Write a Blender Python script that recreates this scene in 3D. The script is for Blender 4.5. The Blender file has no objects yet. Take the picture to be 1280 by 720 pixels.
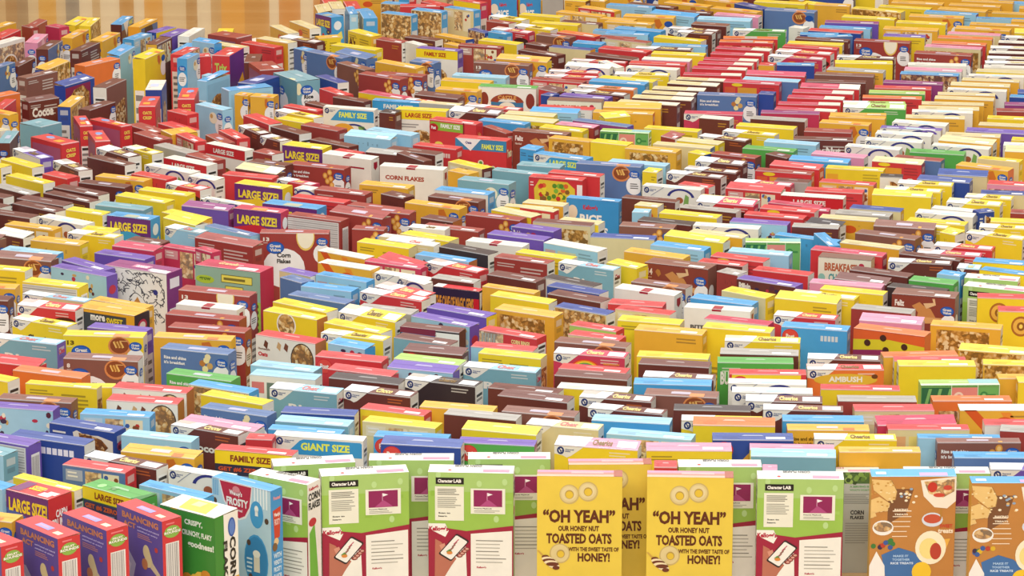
import bpy, math, random
from mathutils import Vector
random.seed(7)
R = random.random
# ---------------------------------------------------------------- camera model
F = 4200.0                       # focal length in pixels of the 1280x720 frame
PITCH = math.atan(1095 / F)
CAMZ = 2.616
cp, sp = math.cos(PITCH), math.sin(PITCH)
def unproj(px, py, z):           # point of the plane at height z seen at a pixel
    a, b = (px - 640) / F, (360 - py) / F
    d = (a, cp + b * sp, -sp + b * cp)
    k = (z - CAMZ) / d[2]
    return (d[0] * k, d[1] * k)
def proj(x, y, z):
    zz = z - CAMZ
    dep = y * cp - zz * sp
    up = y * sp + zz * cp
    return (640 + F * x / dep, 360 - F * up / dep, dep)

PAL = dict(y='EACD2E', o='E3AC38', O='DF7436', r='CF3A3E', m='9C3E38', b='6A352E', B='85564A', w='E8E3D7',
           g='AAA59E', l='9ACAE2', s='4A9FD6', t='7AA8B4', n='2F4A96', d='5A78A8', p='6E52AC', v='93407C',
           k='3A2E31', G='56A64C', L='A8C866', c='DBCB98', f='DD8FAA', a='C43A5A')
def lin(hx):
    if isinstance(hx, tuple): return hx
    if hx in PAL: hx = PAL[hx]
    out = []
    for i in (0, 2, 4):
        c = int(hx[i:i + 2], 16) / 255
        out.append(c / 12.92 if c <= .04045 else ((c + .055) / 1.055) ** 2.4)
    return tuple(out)
def mixc(a, b, k):
    a, b = lin(a), lin(b)
    return tuple(a[i] * (1 - k) + b[i] * k for i in range(3))

# ---------------------------------------------------------------- materials
def new_mat(name):
    m = bpy.data.materials.new(name); m.use_nodes = True
    nt = m.node_tree; bs = nt.nodes['Principled BSDF']
    return m, nt, bs
def card_material(name, food=False):
    m, nt, bs = new_mat(name)
    N, Lk = nt.nodes.new, nt.links.new
    at = N('ShaderNodeAttribute'); at.attribute_name = 'Col'
    tc = N('ShaderNodeTexCoord')
    nz = N('ShaderNodeTexNoise'); nz.inputs['Scale'].default_value = 22; nz.inputs['Detail'].default_value = 3
    Lk(tc.outputs['Object'], nz.inputs['Vector'])
    mr = N('ShaderNodeMapRange'); mr.inputs['To Min'].default_value = .9; mr.inputs['To Max'].default_value = 1.08
    Lk(nz.outputs['Fac'], mr.inputs['Value'])
    mx = N('ShaderNodeMix'); mx.data_type = 'RGBA'; mx.blend_type = 'MULTIPLY'; mx.inputs['Factor'].default_value = 1
    Lk(mr.outputs['Result'], mx.inputs['B'])
    if food:
        wn = N('ShaderNodeTexNoise'); wn.inputs['Scale'].default_value = 60; Lk(tc.outputs['Object'], wn.inputs['Vector'])
        wm = N('ShaderNodeMix'); wm.data_type = 'RGBA'; wm.blend_type = 'LINEAR_LIGHT'; wm.inputs['Factor'].default_value = .012
        Lk(tc.outputs['Object'], wm.inputs['A']); Lk(wn.outputs['Color'], wm.inputs['B'])
        vo = N('ShaderNodeTexVoronoi'); vo.inputs['Scale'].default_value = 85
        Lk(wm.outputs['Result'], vo.inputs['Vector'])
        bw = N('ShaderNodeRGBToBW'); Lk(vo.outputs['Color'], bw.inputs['Color'])
        sb = N('ShaderNodeMath'); sb.operation = 'MULTIPLY_ADD'; sb.inputs[1].default_value = -.45
        Lk(vo.outputs['Distance'], sb.inputs[0]); Lk(bw.outputs['Val'], sb.inputs[2])
        rp = N('ShaderNodeValToRGB'); e = rp.color_ramp.elements
        e[0].position = .02; e[0].color = (*lin('5B3518'), 1); e[1].position = .62; e[1].color = (*lin('F0DDB0'), 1)
        k = e.new(.2); k.color = (*lin('9A6229'), 1); k = e.new(.38); k.color = (*lin('CF9A4E'), 1)
        Lk(sb.outputs['Value'], rp.inputs['Fac'])
        m2 = N('ShaderNodeMix'); m2.data_type = 'RGBA'; m2.blend_type = 'MIX'; m2.inputs['Factor'].default_value = .75
        Lk(at.outputs['Color'], m2.inputs['A']); Lk(rp.outputs['Color'], m2.inputs['B'])
        Lk(m2.outputs['Result'], mx.inputs['A'])
    else:
        Lk(at.outputs['Color'], mx.inputs['A'])
    Lk(mx.outputs['Result'], bs.inputs['Base Color'])
    bs.inputs['Roughness'].default_value = .42
    bs.inputs['Coat Weight'].default_value = .3; bs.inputs['Coat Roughness'].default_value = .22
    bs.inputs['Specular IOR Level'].default_value = .3
    return m
CARD = card_material('printed_card')
FOOD = card_material('printed_cereal_picture', True)

# ---------------------------------------------------------------- mesh collector
class MB:
    def __init__(s): s.v, s.f, s.c, s.m = [], [], [], []
    def poly(s, pts, col, mat=0):
        n = len(s.v); s.v += pts; s.f.append(tuple(range(n, n + len(pts)))); s.c.append(col); s.m.append(mat)
    def tris(s, pts, faces, col):
        n = len(s.v); s.v += pts
        for f in faces: s.f.append(tuple(n + i for i in f)); s.c.append(col); s.m.append(0)
    def build(s, name, parent=None):
        me = bpy.data.meshes.new(name); me.from_pydata(s.v, [], s.f)
        ca = me.color_attributes.new('Col', 'FLOAT_COLOR', 'CORNER')
        buf = []
        for f, c in zip(s.f, s.c): buf += [c[0], c[1], c[2], 1.0] * len(f)
        ca.data.foreach_set('color', buf)
        me.materials.append(CARD); me.materials.append(FOOD)
        me.polygons.foreach_set('material_index', s.m)
        me.update()
        o = bpy.data.objects.new(name, me); bpy.context.scene.collection.objects.link(o)
        if parent: o.parent = parent
        return o

TXT = {}
def glyphs(s):                   # unit-square mesh of a line of text
    if s not in TXT:
        cu = bpy.data.curves.new('t', 'FONT'); cu.body = s; cu.resolution_u = 2; cu.offset = .042
        ob = bpy.data.objects.new('t', cu)
        me = bpy.data.meshes.new_from_object(ob)
        vs = [(v.co.x, v.co.y) for v in me.vertices]
        x0 = min(a for a, b in vs); x1 = max(a for a, b in vs); y0 = min(b for a, b in vs); y1 = max(b for a, b in vs)
        TXT[s] = ([((a - x0) / (x1 - x0), 1 - (b - y0) / (y1 - y0)) for a, b in vs], [tuple(p.vertices) for p in me.polygons])
        bpy.data.meshes.remove(me); bpy.data.objects.remove(ob); bpy.data.curves.remove(cu)
    return TXT[s]

class Carton:
    """one cereal box, local origin at the middle of its base, art drawn on its faces"""
    def __init__(s, w, t, h, detail):
        s.w, s.t, s.h, s.d = w, t, h, detail
        s.parts = {('carton', ''): MB(), ('top_flap', ''): MB()}
        s.vm = {}; s.k = 0; s.clusters = []
        s.tilt = R() * .0025 if R() < .85 else R() * .012
    def part(s, name, face):
        key = (name, face if name in ('lettering', 'nutrition_panel') else '')
        if key not in s.parts: s.parts[key] = MB()
        return s.parts[key]
    def P(s, face, u, v, L):
        if face in s.vm and 0 < v < .9999: v = s.vm[face](v)
        e = .00025 * L + s.k * .000011; w, t, h = s.w, s.t, s.h
        if face == 'f': return (u * w - w / 2, -t / 2 - e, h * (1 - v))
        if face == 't': return (u * w - w / 2, -t / 2 + v * t, h + e + v * s.tilt)
        if face == 'r': return (w / 2 + e, -t / 2 + u * t, h * (1 - v))
        if face == 'l': return (-w / 2 - e, t / 2 - u * t, h * (1 - v))
    def poly(s, face, pts, col, L=1, mat=0, part=None):
        part = part or ('top_flap' if face == 't' else 'carton')
        s.part(part, face).poly([s.P(face, u, v, L) for u, v in pts], lin(col), mat)
    def rect(s, face, u0, v0, u1, v1, col, L=1, mat=0, part=None):
        s.poly(face, [(u0, v1), (u1, v1), (u1, v0), (u0, v0)], col, L, mat, part)
    def dims(s, face): return {'f': (s.w, s.h), 't': (s.w, s.t), 'r': (s.t, s.h), 'l': (s.t, s.h)}[face]
    def ell(s, face, cu, cv, a, b, col, L=2, mat=0, n=18, part=None):   # a, b in metres
        s.k = (s.k + 1) % 20
        W, H = s.dims(face)
        keep = s.vm
        if face in s.vm: cv = s.vm[face](cv); s.vm = {}
        pts = []
        for i in range(n):
            th = 2 * math.pi * i / n
            pts.append((min(1, max(0, cu + a / W * math.cos(th))), min(1, max(0, cv - b / H * math.sin(th)))))
        s.poly(face, pts, col, L, mat, part); s.vm = keep
    def ring(s, face, cu, cv, a, b, k, col, L=2, hole=None):
        s.ell(face, cu, cv, a, b, col, L); s.ell(face, cu, cv, a * k, b * k, hole, L + 1)
    def text(s, face, txt, u0, v0, u1, v1, col, L=3, rot=0):
        if not txt: return
        vs, fs = glyphs(txt)
        if rot == 0: pts = [s.P(face, u0 + a * (u1 - u0), v0 + b * (v1 - v0), L) for a, b in vs]
        elif rot == 1: pts = [s.P(face, u1 - b * (u1 - u0), v0 + a * (v1 - v0), L) for a, b in vs]    # reads downward
        else: pts = [s.P(face, u1 - a * (u1 - u0), v1 - b * (v1 - v0), L) for a, b in vs]            # upside down
        # lines of writing that stand close together on a face share one part
        lo = [min(p[i] for p in pts) - .009 for i in range(3)]; hi = [max(p[i] for p in pts) + .009 for i in range(3)]
        for q in s.clusters:
            if q[0] == face and all(lo[i] <= q[2][i] and hi[i] >= q[1][i] for i in range(3)): break
        else:
            q = [face, lo, hi, MB()]; s.clusters.append(q); s.parts['lettering', len(s.clusters)] = q[3]
        q[1] = [min(q[1][i], lo[i]) for i in range(3)]; q[2] = [max(q[2][i], hi[i]) for i in range(3)]
        q[3].tris(pts, fs, lin(col))
    def print_lines(s, face, u0, v0, u1, v1, n, col, L=2, part=None):    # fine print
        if n < 1: return
        st = (v1 - v0) / n
        for i in range(n):
            a = v0 + st * (i + .25)
            e = u1 - (u1 - u0) * R() * .3
            s.rect(face, u0, a, e, a + st * .45, col, L, part=part)
    def nutrition(s, face, v0=.06, v1=.95):
        L = 2
        s.rect(face, .1, v0, .9, v1, 'EFEDE6', L, part='nutrition_panel')
        s.rect(face, .16, v0 + .02, .84, v0 + .045, '3a3836', L + 1, part='nutrition_panel')
        n = 12 if s.d else 4
        for i in range(n):
            a = v0 + .06 + (v1 - v0 - .08) * i / n
            s.rect(face, .16, a, .84 - .25 * R(), a + (v1 - v0) / n * (.3 if s.d else .2), '8d8a86', L + 1, part='nutrition_panel')
    def body(s, fc, tc, sc):
        w, t, h = s.w / 2, s.t / 2, s.h
        c = s.parts['carton', '']; fc, tc, sc = lin(fc), lin(tc), lin(sc)
        zt = h - .0012
        c.poly([(-w, -t, 0), (w, -t, 0), (w, -t, h), (-w, -t, h)], fc)
        c.poly([(w, t, 0), (-w, t, 0), (-w, t, zt), (w, t, zt)], mixc(fc, 'w', .15))
        c.poly([(w, -t, 0), (w, t, 0), (w, t, zt), (w, -t, h)], sc)
        c.poly([(-w, t, 0), (-w, -t, 0), (-w, -t, h), (-w, t, zt)], sc)
        c.poly([(-w, -t, 0), (-w, t, 0), (w, t, 0), (w, -t, 0)], fc)
        c.poly([(-w, -t, zt), (w, -t, zt), (w, t, zt), (-w, t, zt)], lin('B9A98C'))
        k = s.parts['top_flap', '']
        z1 = h + s.tilt; e = .0008
        q = [(-w, -t, h), (w, -t, h), (w, t, z1), (-w, t, z1)]
        k.poly(q, tc)
        k.poly([(a, b, z - e) for a, b, z in q][::-1], lin('C9B48E'))
        for i in range(4):
            a, b = q[i], q[(i + 1) % 4]
            k.poly([(a[0], a[1], a[2] - e), (b[0], b[1], b[2] - e), b, a], mixc(tc, 'k', .25))
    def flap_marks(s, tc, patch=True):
        # tab slot, seam and the fold highlight of a closed carton
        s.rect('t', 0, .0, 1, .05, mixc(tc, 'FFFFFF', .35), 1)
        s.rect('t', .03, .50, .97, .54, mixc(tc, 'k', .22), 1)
        s.poly('t', [(.36, .54), (.64, .54), (.61, .70), (.39, .70)], mixc(tc, 'FFFFFF', .25), 1)
        if patch and R() < .5: s.rect('t', .66, .15, .9, .45, mixc(tc, 'FFFFFF', .75), 1)
        if patch and R() < .4:
            s.text('t', 'O' * 1 + 'ats', .3, .95, .5, .62, mixc(tc, 'k', .35), 2) if False else s.print_lines('t', .12, .12, .34, .45, 2, mixc(tc, 'k', .3), 1)
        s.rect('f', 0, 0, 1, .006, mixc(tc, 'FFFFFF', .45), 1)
# ---------------------------------------------------------------- printed art, by family of box
def logo_blob(c, face, u, v, s=1.0, L=2, word=None):
    c.ell(face, u, v, .021 * s, .015 * s, '1F4FA0', L)
    if c.d:
        c.ell(face, u, v, .0185 * s, .0125 * s, '2E66BE', L + 1)
        W, H = c.dims(face)
        c.text(face, 'Great', u - .013 * s / W, v - .0085 * s / H, u + .013 * s / W, v - .0005 * s / H, 'w', L + 2)
        c.text(face, 'Value', u - .013 * s / W, v + .001 * s / H, u + .013 * s / W, v + .009 * s / H, 'w', L + 2)
def corner_logo(c, hh=.10, wd=.36):
    c.poly('f', [(0, 0), (0, hh * .72), (.10, hh * .85), (.15, hh), (.2, hh * .85), (wd, 0)][::-1], 'w', 1)
    c.ring('f', .075, .042, .0085, .0095, .55, '25356E', 2, 'w')
    c.rect('f', .07, .04, .12, .046, '25356E', 4)
    c.poly('f', [(.05, .02), (.062, .016), (.1, .07), (.088, .074)], '25356E', 4)
    if c.d:
        c.text('f', 'General', .13, .026, .235, .038, '5a6a92', 2)
        c.text('f', 'Mills', .13, .042, .195, .053, '5a6a92', 2)
def bowl(c, u, v, a=.05, b=.04, rim='w', face='f'):
    c.ell(face, u, v, a, b, rim, 2); c.ell(face, u, v, a * .86, b * .84, 'B98746', 3, 1)
def side_art(c, sc, code):
    if code == 'w': c.nutrition('r'); c.nutrition('l')
    elif code == 'c': c.rect('r', .08, .1, .92, .6, 'B98746', 1, 1); c.rect('l', .08, .1, .92, .6, 'B98746', 1, 1)
    else:
        for f in 'rl':
            c.rect(f, .1, .22, .9, .95, mixc(sc, 'w', .8), 1)
            c.print_lines(f, .18, .26, .82, .9, 8 if c.d else 3, '77706a')
            c.rect(f, .2, .04, .8, .1, mixc(sc, 'w', .5), 1)
            if c.d: c.rect(f, .24, .12, .76, .16, mixc(sc, 'k', .3), 1)

WORDS = {}
def draw(c, T, fc, tc, sc, ex, txt):
    lf = mixc(fc, 'w', .3)
    dk = mixc(fc, 'k', .4)
    tp = tc
    c.body(fc if T not in 'B' else (bannerlow(fc)), tc, sc)
    if T in 'PS':
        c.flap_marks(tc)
        if fc in ('b', 'y', 'm', 'w', 'o', 's', 'r', 'l') and R() < .6:
            q = R()
            if q < .5: c.print_lines('f', .62, .04, .93, .10, 2, mixc(fc, 'o' if fc in ('b', 'm') else 'k', .5), 1)
            else:
                for i in range(5): c.rect('f', .3 + .1 * i, .05 + .05 * R(), .33 + .1 * i, .06 + .05 * R(), mixc(fc, 'k', .35), 1)
        if T == 'S':
            c.poly('f', [(.05, 0), (.2, 0), (.42, .16), (.55, .3), (.45, .3), (.25, .15)], 'D4561F', 1)
            c.poly('f', [(.5, .02), (.62, .02), (.8, .2), (.7, .24)], 'E58A2E', 1)
        if tc == 'c' and fc == 'b' or (tc == 'a' and sc == 'w'): c.rect('t', .65, 0, 1, 1, 'F2E3D0', 2)
        if fc == 'o' and tc in ('w', 'c'): c.ell('f', .55, .1, .02, .012, 'D4561F', 1)
        bowl(c, .6, .62)
        c.print_lines('f', .08, .35, .5, .5, 3, mixc(fc, 'w' if fc in ('b', 'm', 'B', 'n', 'p', 'k') else 'k', .55), 1)
        side_art(c, sc, sc)
    elif T == 'C':
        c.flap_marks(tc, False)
        corner_logo(c)
        c.poly('t', [(0, 0), (.36, 0), (.42, 1), (0, 1)], 'F1F0F3', 2)
        if R() < .4: c.poly('t', [(0, .5), (.2, .5), (.25, 1), (0, 1)], mixc(tc, 'w', .6), 3)
        c.rect('t', .74, .15, .97, .8, mixc(tc, 'FFFFFF', .72), 2)
        nm = mixc('y', 'w', .3) if fc in ('b', 'r', 'm', 'a') else (mixc('r', 'w', .2) if fc in ('t', 'l', 'c') else '7A5A14')
        if c.d:
            w = txt if txt in ('Cheerios', 'Choco', 'Cocoa') else ('Chex' if fc in ('t', 'l', 'c') else 'Cheerios')
            c.text('t', w, .44, .8, .68, .2, nm, 3)
            if txt: c.text('f', txt, .28, .12 if txt != 'AMBUSH' else .06, .72, .185 if txt != 'AMBUSH' else .11, 'w' if fc != 'y' else 'k', 2)
        else: c.rect('t', .44, .25, .68, .75, mixc(nm, tc, .35), 3)
        c.print_lines('f', .66, .025, .92, .075, 2, mixc(fc, 'O' if fc in ('b',) else 'w', .55), 1)
        if fc == 'O': c.ell('f', .5, .09, .08, .016, 'D9B03A', 1); c.ell('f', .88, .06, .008, .006, '6b3a1f', 1)
        if fc == 'a': rainbow(c)
        if fc == 'r': c.ell('f', .82, .12, .035, .014, '4a241c', 1)
        bowl(c, .62, .55)
        side_art(c, sc, sc)
        if fc in ('t',): c.text('r', 'Chex', .2, .05, .85, .1, 'a', 3) if c.d else 0
    elif T == 'A':
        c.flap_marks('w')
        corner_logo(c)
        c.poly('f', [(.36, 0), (.38, 0), (.16, .1), (.14, .1)], '9a9ca8', 2)
        arc(c, 'f', .66, .105, .045, .030, '34357E', .8)
        c.poly('f', [(.74, .06), (.8, .085), (.79, .2), (.7, .2), (.72, .12)], '7FA657', 2)
        c.ell('f', .64, .13, .012, .01, 'A55A3A', 2)
        c.rect('t', .1, .2, .3, .5, 'C9CFE6', 2); c.rect('t', .42, .2, .66, .6, 'BFE0EC', 2)
        if sc == 'p' or tc == 'p': arc(c, 'f', .8, .05, .03, .015, 'p', .7)
        side_art(c, 'w', 'w')
    elif T == 'V' or T == 'H':
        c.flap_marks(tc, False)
        c.rect('t', .36, .3, .62, .62, mixc(mixc(tc, 'w', .5), 'B9B4DC', .5), 2)
        big = ex == 'M'
        # pale oval with the store mark, bridging the right edge
        c.ell('f', .90, .21, .026, .030, 'F0EFEC', 2); logo_blob(c, 'f', .90, .085, .82, 3)
        if c.d: c.print_lines('f', .84, .18, .97, .25, 3, '6d6a66', 3)
        for f in 'rl':
            if c.d: c.ell(f, .5, .25, c.t * .42, .026, 'F0EFEC', 1); logo_blob(c, f, .5, .12, .9 if c.t > .05 else .7, 2); c.print_lines(f, .2, .22, .8, .28, 3, '6d6a66', 2)
            c.rect(f, .12, .42, .88, .96, 'EDEBE4', 1, part='nutrition_panel')
            c.print_lines(f, .18, .44, .82, .94, 8 if c.d else 3, '8a8680', 2, part='nutrition_panel')
        if T == 'H':
            c.ell('f', .70, .085, .030, .026, 'D88A52', 1); c.ell('f', .70, .08, .025, .021, '8E4A2A', 2)
            for i in range(5): c.poly('f', [(.62 + .02 * i, .05), (.64 + .02 * i, .04), (.68 + .02 * i, .095), (.655 + .02 * i, .105)], ['F0C06A', 'B5702E'][i % 2], 3)
            c.rect('f', .70, .035, .8, .042, 'E0B070', 3)
            c.rect('t', .62, 0, .82, .5, 'D88A52', 2)
        elif fc in ('m', 'B') and not txt[:1].isdigit():
            for u, v in ((.66, .09), (.74, .05), (.76, .12), (.7, .15), (.78, .19)): c.ell('f', u, v, .0085, .010, 'D9963C', 2); c.ell('f', u, v, .005, .006, 'EFC070', 3)
            c.rect('t', .73, 0, .78, .3, 'D9963C', 2)
        elif fc == 'd':
            for u, v, k in ((.62, .10, 'B5763C'), (.68, .07, 'EADBA0'), (.73, .12, 'C9A060'), (.66, .15, 'EADBA0'), (.7, .04, 'E8D8A8')): c.ell('f', u, v, .009, .009, k, 2, n=7)
        elif fc in ('o', 'y'):
            c.poly('f', [(.62, .03), (.72, .02), (.78, .1), (.7, .16), (.62, .1)], 'C9702A', 1)
            c.rect('t', .68, 0, .82, .4, 'D9752E', 2)
        elif fc in ('G', 'l', 't'):
            c.ell('f', .66, .12, .022, .02, 'E9E4C9', 2); c.ell('f', .6, .1, .008, .008, 'C9A060', 2)
        elif fc == 'f': c.ell('f', .5, .1, .03, .03, 'F3C3D3', 1)
        if c.d:
            if txt and txt[0].isdigit():
                c.text('f', txt, .045, .045, .045 + .045 * len(txt), .085, 'w' if fc not in ('y', 'o') else '6B5212', 2)
                c.print_lines('f', .045, .094, .13, .11, 1, mixc(fc, 'w', .6), 2)
                if fc == 'm' and T == 'V':
                    c.ell('f', .66, .035, .027, .042, 'E9C765', 2, n=24); c.ell('f', .66, .03, .024, .037, 'F2EBD2', 3, n=24)
                c.ell('f', .34, .36, .062, .06, 'F0EFEC', 1); logo_blob(c, 'f', .22, .15, 1.25, 3)
                c.text('f', 'Corn' if fc == 'm' else 'Honey', .24, .2, .44, .25, '4a4643', 3)
                c.text('f', 'Flakes' if fc == 'm' else 'Nut O', .24, .265, .44, .31, '4a4643', 3)
            elif txt == 'Rise and shine':
                k = 'E9E6E2' if fc != 'o' else '7A5A14'
                c.text('f', 'Rise and shine', .05, .06, .38, .09, k, 2); c.text('f', "it's breakfast", .05, .105, .36, .133, k, 2)
            elif txt: c.text('f', txt, .05, .05, .3, .1, 'w', 2)
    elif T == 'W':
        c.flap_marks('w', False)
        c.rect('t', .42, .05, .56, .75, 'A32438', 2)
        c.rect('f', .42, 0, .56, .018, 'A32438', 2)
        c.poly('r', [(.3, .04), (.75, .04), (.75, .1), (.52, .13), (.3, .1)], 'A32438', 2)
        if c.d: c.print_lines('r', .2, .3, .8, .8, 9, '9b9690', 2)
        if txt == 'CORN FLAKES': c.text('f', 'CORN FLAKES', .09, .095, .7, .145, 'A8432C', 2)
        elif ex == 'K':
            for u, v in ((.13, .17), (.18, .2), (.15, .23)): c.ell('f', u, v, .011, .011, 'A98348', 2, n=8)
            c.text('f', 'TOASTED', .34, .18, .7, .215, '3a3634', 2)
        else:
            c.print_lines('f', .55, .09, .86, .13, 1, 'A32438', 2)
            c.text('f', 'BITE SIZE', .1, .16, .55, .2, '5d5855', 2) if c.d else 0
    elif T in 'BG':
        low = bannerlow(fc)
        c.flap_marks(tc)
        if T == 'G':
            corner_logo(c, .09, .3)
            c.poly('f', [(.3, .03), (.34, .018), (.97, .018), (.985, .03), (.985, .15), (.14, .15)], '3A97CC', 1)
            c.text('f', txt, .31, .045, .85, .11, 'E8EE5A', 2)
            arc(c, 'f', .6, .275, .05, .03, '34357E', .8)
            c.poly('f', [(.68, .2), (.8, .2), (.84, .3), (.74, .34)], '7FA657', 2); c.ell('f', .4, .26, .04, .025, 'E0A23C', 2)
            side_art(c, 'w', 'w')
        else:
            ban, tx = {'k': ('F2D426', '8A3B1C'), 'r': ('C8262E', 'w'), 'y': ('F2D426', 'B23A1E'), 's': ('3A97CC', 'w')}[fc]
            c.rect('f', 0, 0, 1, .115, ban, 1)
            if c.d or fc != 'y': c.text('f', txt, .2, .035, .72, .09, tx, 2)
            if fc == 'k':
                c.text('f', "GET #6 ZERO", .04, .135, .62, .175, 'C9512E', 2)
                c.print_lines('f', .04, .2, .55, .26, 3, '8fa0b8', 2)
            else: bowl(c, .5, .35); c.print_lines('f', .1, .16, .5, .22, 2, '9b9690', 2)
            side_art(c, sc, sc)
    elif T == 'E':      # two small coloured blocks on a picture front
        c.flap_marks(tc)
        c.rect('f', .03, .06, .22, .16, mixc(fc, 'r', .8) if fc == 'w' else mixc(fc, 'O', .5), 1)
        c.rect('f', .26, .06, .6, .3, mixc(fc, '2E5A48', .85) if fc == 'w' else mixc(fc, 'y', .5), 1)
        c.print_lines('f', .65, .04, .95, .14, 3, mixc(fc, 'k', .4), 1)
        bowl(c, .78, .3, .03, .04)
        if fc == 'r': c.ell('f', .25, .03, .02, .006, 'y', 1)
        if txt: c.text('f', txt, .3, .02, .9, .1, 'y', 2)
        side_art(c, sc, sc)
    elif T in 'MF':
        c.flap_marks(tc)
        if T == 'F':
            q = (.09, .04, .84, .6) if fc == 'o' and sc != 'c' else (.02, .012, .98, .6)
            c.rect('f', *q, mixc(fc, 'B98746', .5), 1, 1)
        else:
            c.rect('f', .36, .03, .62, .3, 'E9DDBB', 1, 1); c.rect('f', .65, .03, .9, .3, 'E9DDBB', 1)
            for i in range(9 if c.d else 3): c.ell('f', .67 + .2 * R(), .05 + .2 * R(), .006, .006, random.choice(['C23A2E', '3E5FA0', 'C9924A', '8A4B2A']), 2, n=6)
            c.rect('f', .05, .03, .32, .12, mixc(fc, 'w', .4), 1); c.print_lines('f', .08, .04, .28, .1, 2, 'w', 2)
        if txt: c.text('f', txt, .04, .03, .3, .1, 'w', 3)
        if ex == 'R' or fc == 'c' and sc == 'r': c.rect('f', .02, .03, .98, .035, 'r', 2)
        side_art(c, sc, sc)
    elif T == 'J':
        c.flap_marks(tc)
        c.rect('f', .01, .012, .99, .95, mixc(fc, 'A9CBD8', .5) if fc == 'l' else mixc(fc, 'k', .1), 1)
        for i in range(26 if c.d else 8):
            k = random.choice(['3B2A4A', '5A2A3A', 'B8324A', 'C9A060', 'E9DFC8', '3B2A4A'])
            c.ell('f', .05 + .9 * R(), .03 + .28 * R(), .004 + .005 * R(), .004 + .005 * R(), k, 2, n=7)
        c.ell('f', .2, .36, .05, .03, 'C9A060', 2, 1)
        if fc != 'l': c.text('f', 'Raisin', .04, .03, .24, .1, 'w', 3) if c.d else 0
        c.ell('r', .5, .14, c.t * .32, .013, 'B8324A', 2)
        if sc == 'w': c.nutrition('r', .25); c.nutrition('l', .25)
        else: c.rect('r', .12, .3, .88, .9, 'D8CDE6', 1)
    elif T == 'N':
        c.flap_marks(tc)
        c.poly('f', [(.36, .05), (.42, .03), (.55, .06), (.75, .05), (.97, .08), (.97, .3), (.45, .3), (.4, .2)], 'E9DDCB', 1)
        c.poly('f', [(.45, .05), (.6, .05), (.8, .08), (.9, .14), (.8, .2), (.5, .2)], '9A5A32', 2, 1)
        c.print_lines('f', .05, .05, .3, .12, 2, 'w', 1)
        c.ell('r', .5, .13, c.t * .3, .012, 'C23A4E', 1)
        side_art(c, sc, sc)
    elif T == 'K':
        c.flap_marks(tc)
        for i in range(6): c.rect('f', .42 + .075 * i, .06, .48 + .075 * i, .115, 'E9E6F2', 1)
        c.poly('f', [(.02, .12), (.16, .06), (.32, .12), (.34, .3), (.02, .36)], 'E8B02E', 1)
        c.text('f', txt or 'honey', .04, .16, .3, .22, '5a3a12', 2)
        side_art(c, sc, sc)
    elif T == 'Q':
        c.flap_marks(tc)
        if fc == 'y':
            c.ell('f', .43, .1, .032, .034, 'F2EEE5', 1); c.ell('f', .43, .1, .028, .03, 'D6B878', 2, 1)
        else:
            for u, k in ((.16, '6b3a28'), (.38, 'C9A070'), (.5, '7a4632')): c.poly('f', [(u, .035), (u + .05, .06), (u + .03, .12), (u - .03, .09)], k, 1)
            c.ell('f', .78, .17, .036, .045, '4a3a30', 1, n=24); c.ell('f', .78, .17, .033, .042, 'C9A070', 2, 1, 24)
            if c.d:
                c.text('f', 'Homestyle', .04, .11, .24, .135, '8a6a5a', 2); c.text('f', 'Oats', .04, .15, .2, .19, 'C8262E', 2)
        for f in 'rl': c.rect(f, .0, .0, 1, 1, 'B5703A', 1); c.nutrition(f, .3)
    elif T == 'U':
        c.flap_marks(tc)
        k = mixc(fc, 'w' if fc in ('b', 'm', 'B', 'G') else 'k', .55)
        if txt: c.text('f', txt, .04 if fc != 'b' else .1, .08, .32 if fc != 'b' else .8, .2, '5D2B14' if fc in ('y', 'o') else 'w', 2)
        if fc == 'G' and txt: c.text('f', 'MINIS', .5, .05, .86, .1, '2a5a22', 2)
        c.print_lines('f', .5, .06, .93, .2, 4, k, 1); c.print_lines('f', .06, .04, .4, .09, 2, k, 1)
        side_art(c, sc, sc)
        if ex == 'W': c.nutrition('r')
    elif T == 'D':
        c.flap_marks(tc)
        c.ell('f', .14, .085, .022, .020, 'C8262E', 2); c.ell('f', .14, .085, .020, .018, 'D8483E', 3)
        if c.d: c.text('f', 'Post', .075, .062, .205, .108, 'w', 4)
        for i in range(5): c.rect('f', .6 + .055 * i, .06, .64 + .055 * i, .11, mixc(fc, 'w', .75), 1)
        if txt: c.text('f', txt, .68, .06, .93, .12, 'F0EA3A', 3)
        if fc == 'n': c.poly('f', [(.25, .25), (.45, .11), (.62, .25), (.6, .4), (.25, .4)], 'E0A83A', 1); c.text('f', 'Honey', .29, .2, .5, .28, '3b2a1a', 2) if c.d else 0
        if fc == 'y': c.rect('f', 0, 0, .03, .3, 'r', 1); c.rect('f', .93, 0, 1, .3, 'r', 1)
        bowl(c, .6, .5)
        side_art(c, sc, sc)
    elif T == 'R':
        c.flap_marks(tc)
        if fc == 'O':
            c.rect('f', .08, .09, .36, .5, 'A89684', 1, 1)
        else:
            c.rect('f', .04, .05, .96, .3, 'C9A24A' if fc in 'yc' else mixc(fc, 'k', .2), 1, 1)
        c.rect('t', .4, .1, .62, .9, 'B3ADA6', 2) if fc == 'r' else 0
        bowl(c, .5, .3)
        side_art(c, sc, sc)
    elif T == 'O':
        c.flap_marks(tc)
        if fc == 'r': c.ell('f', .84, .12, .04, .022, '5a2a1e', 1)
        else:
            c.ell('f', .38, .14, .026, .028, 'A9682A', 1, n=24); c.ell('f', .38, .14, .021, .022, 'E3B04A', 2); c.ell('f', .38, .14, .011, .012, '8E5A22', 3); c.ell('f', .38, .14, .005, .006, 'F0D060', 4)
        side_art(c, sc, sc)
    elif T == 'L':
        c.flap_marks(tc)
    elif T == 'Z':      # the carton's side turned up: rows of grey rule lines
        c.flap_marks(tc)
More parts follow.
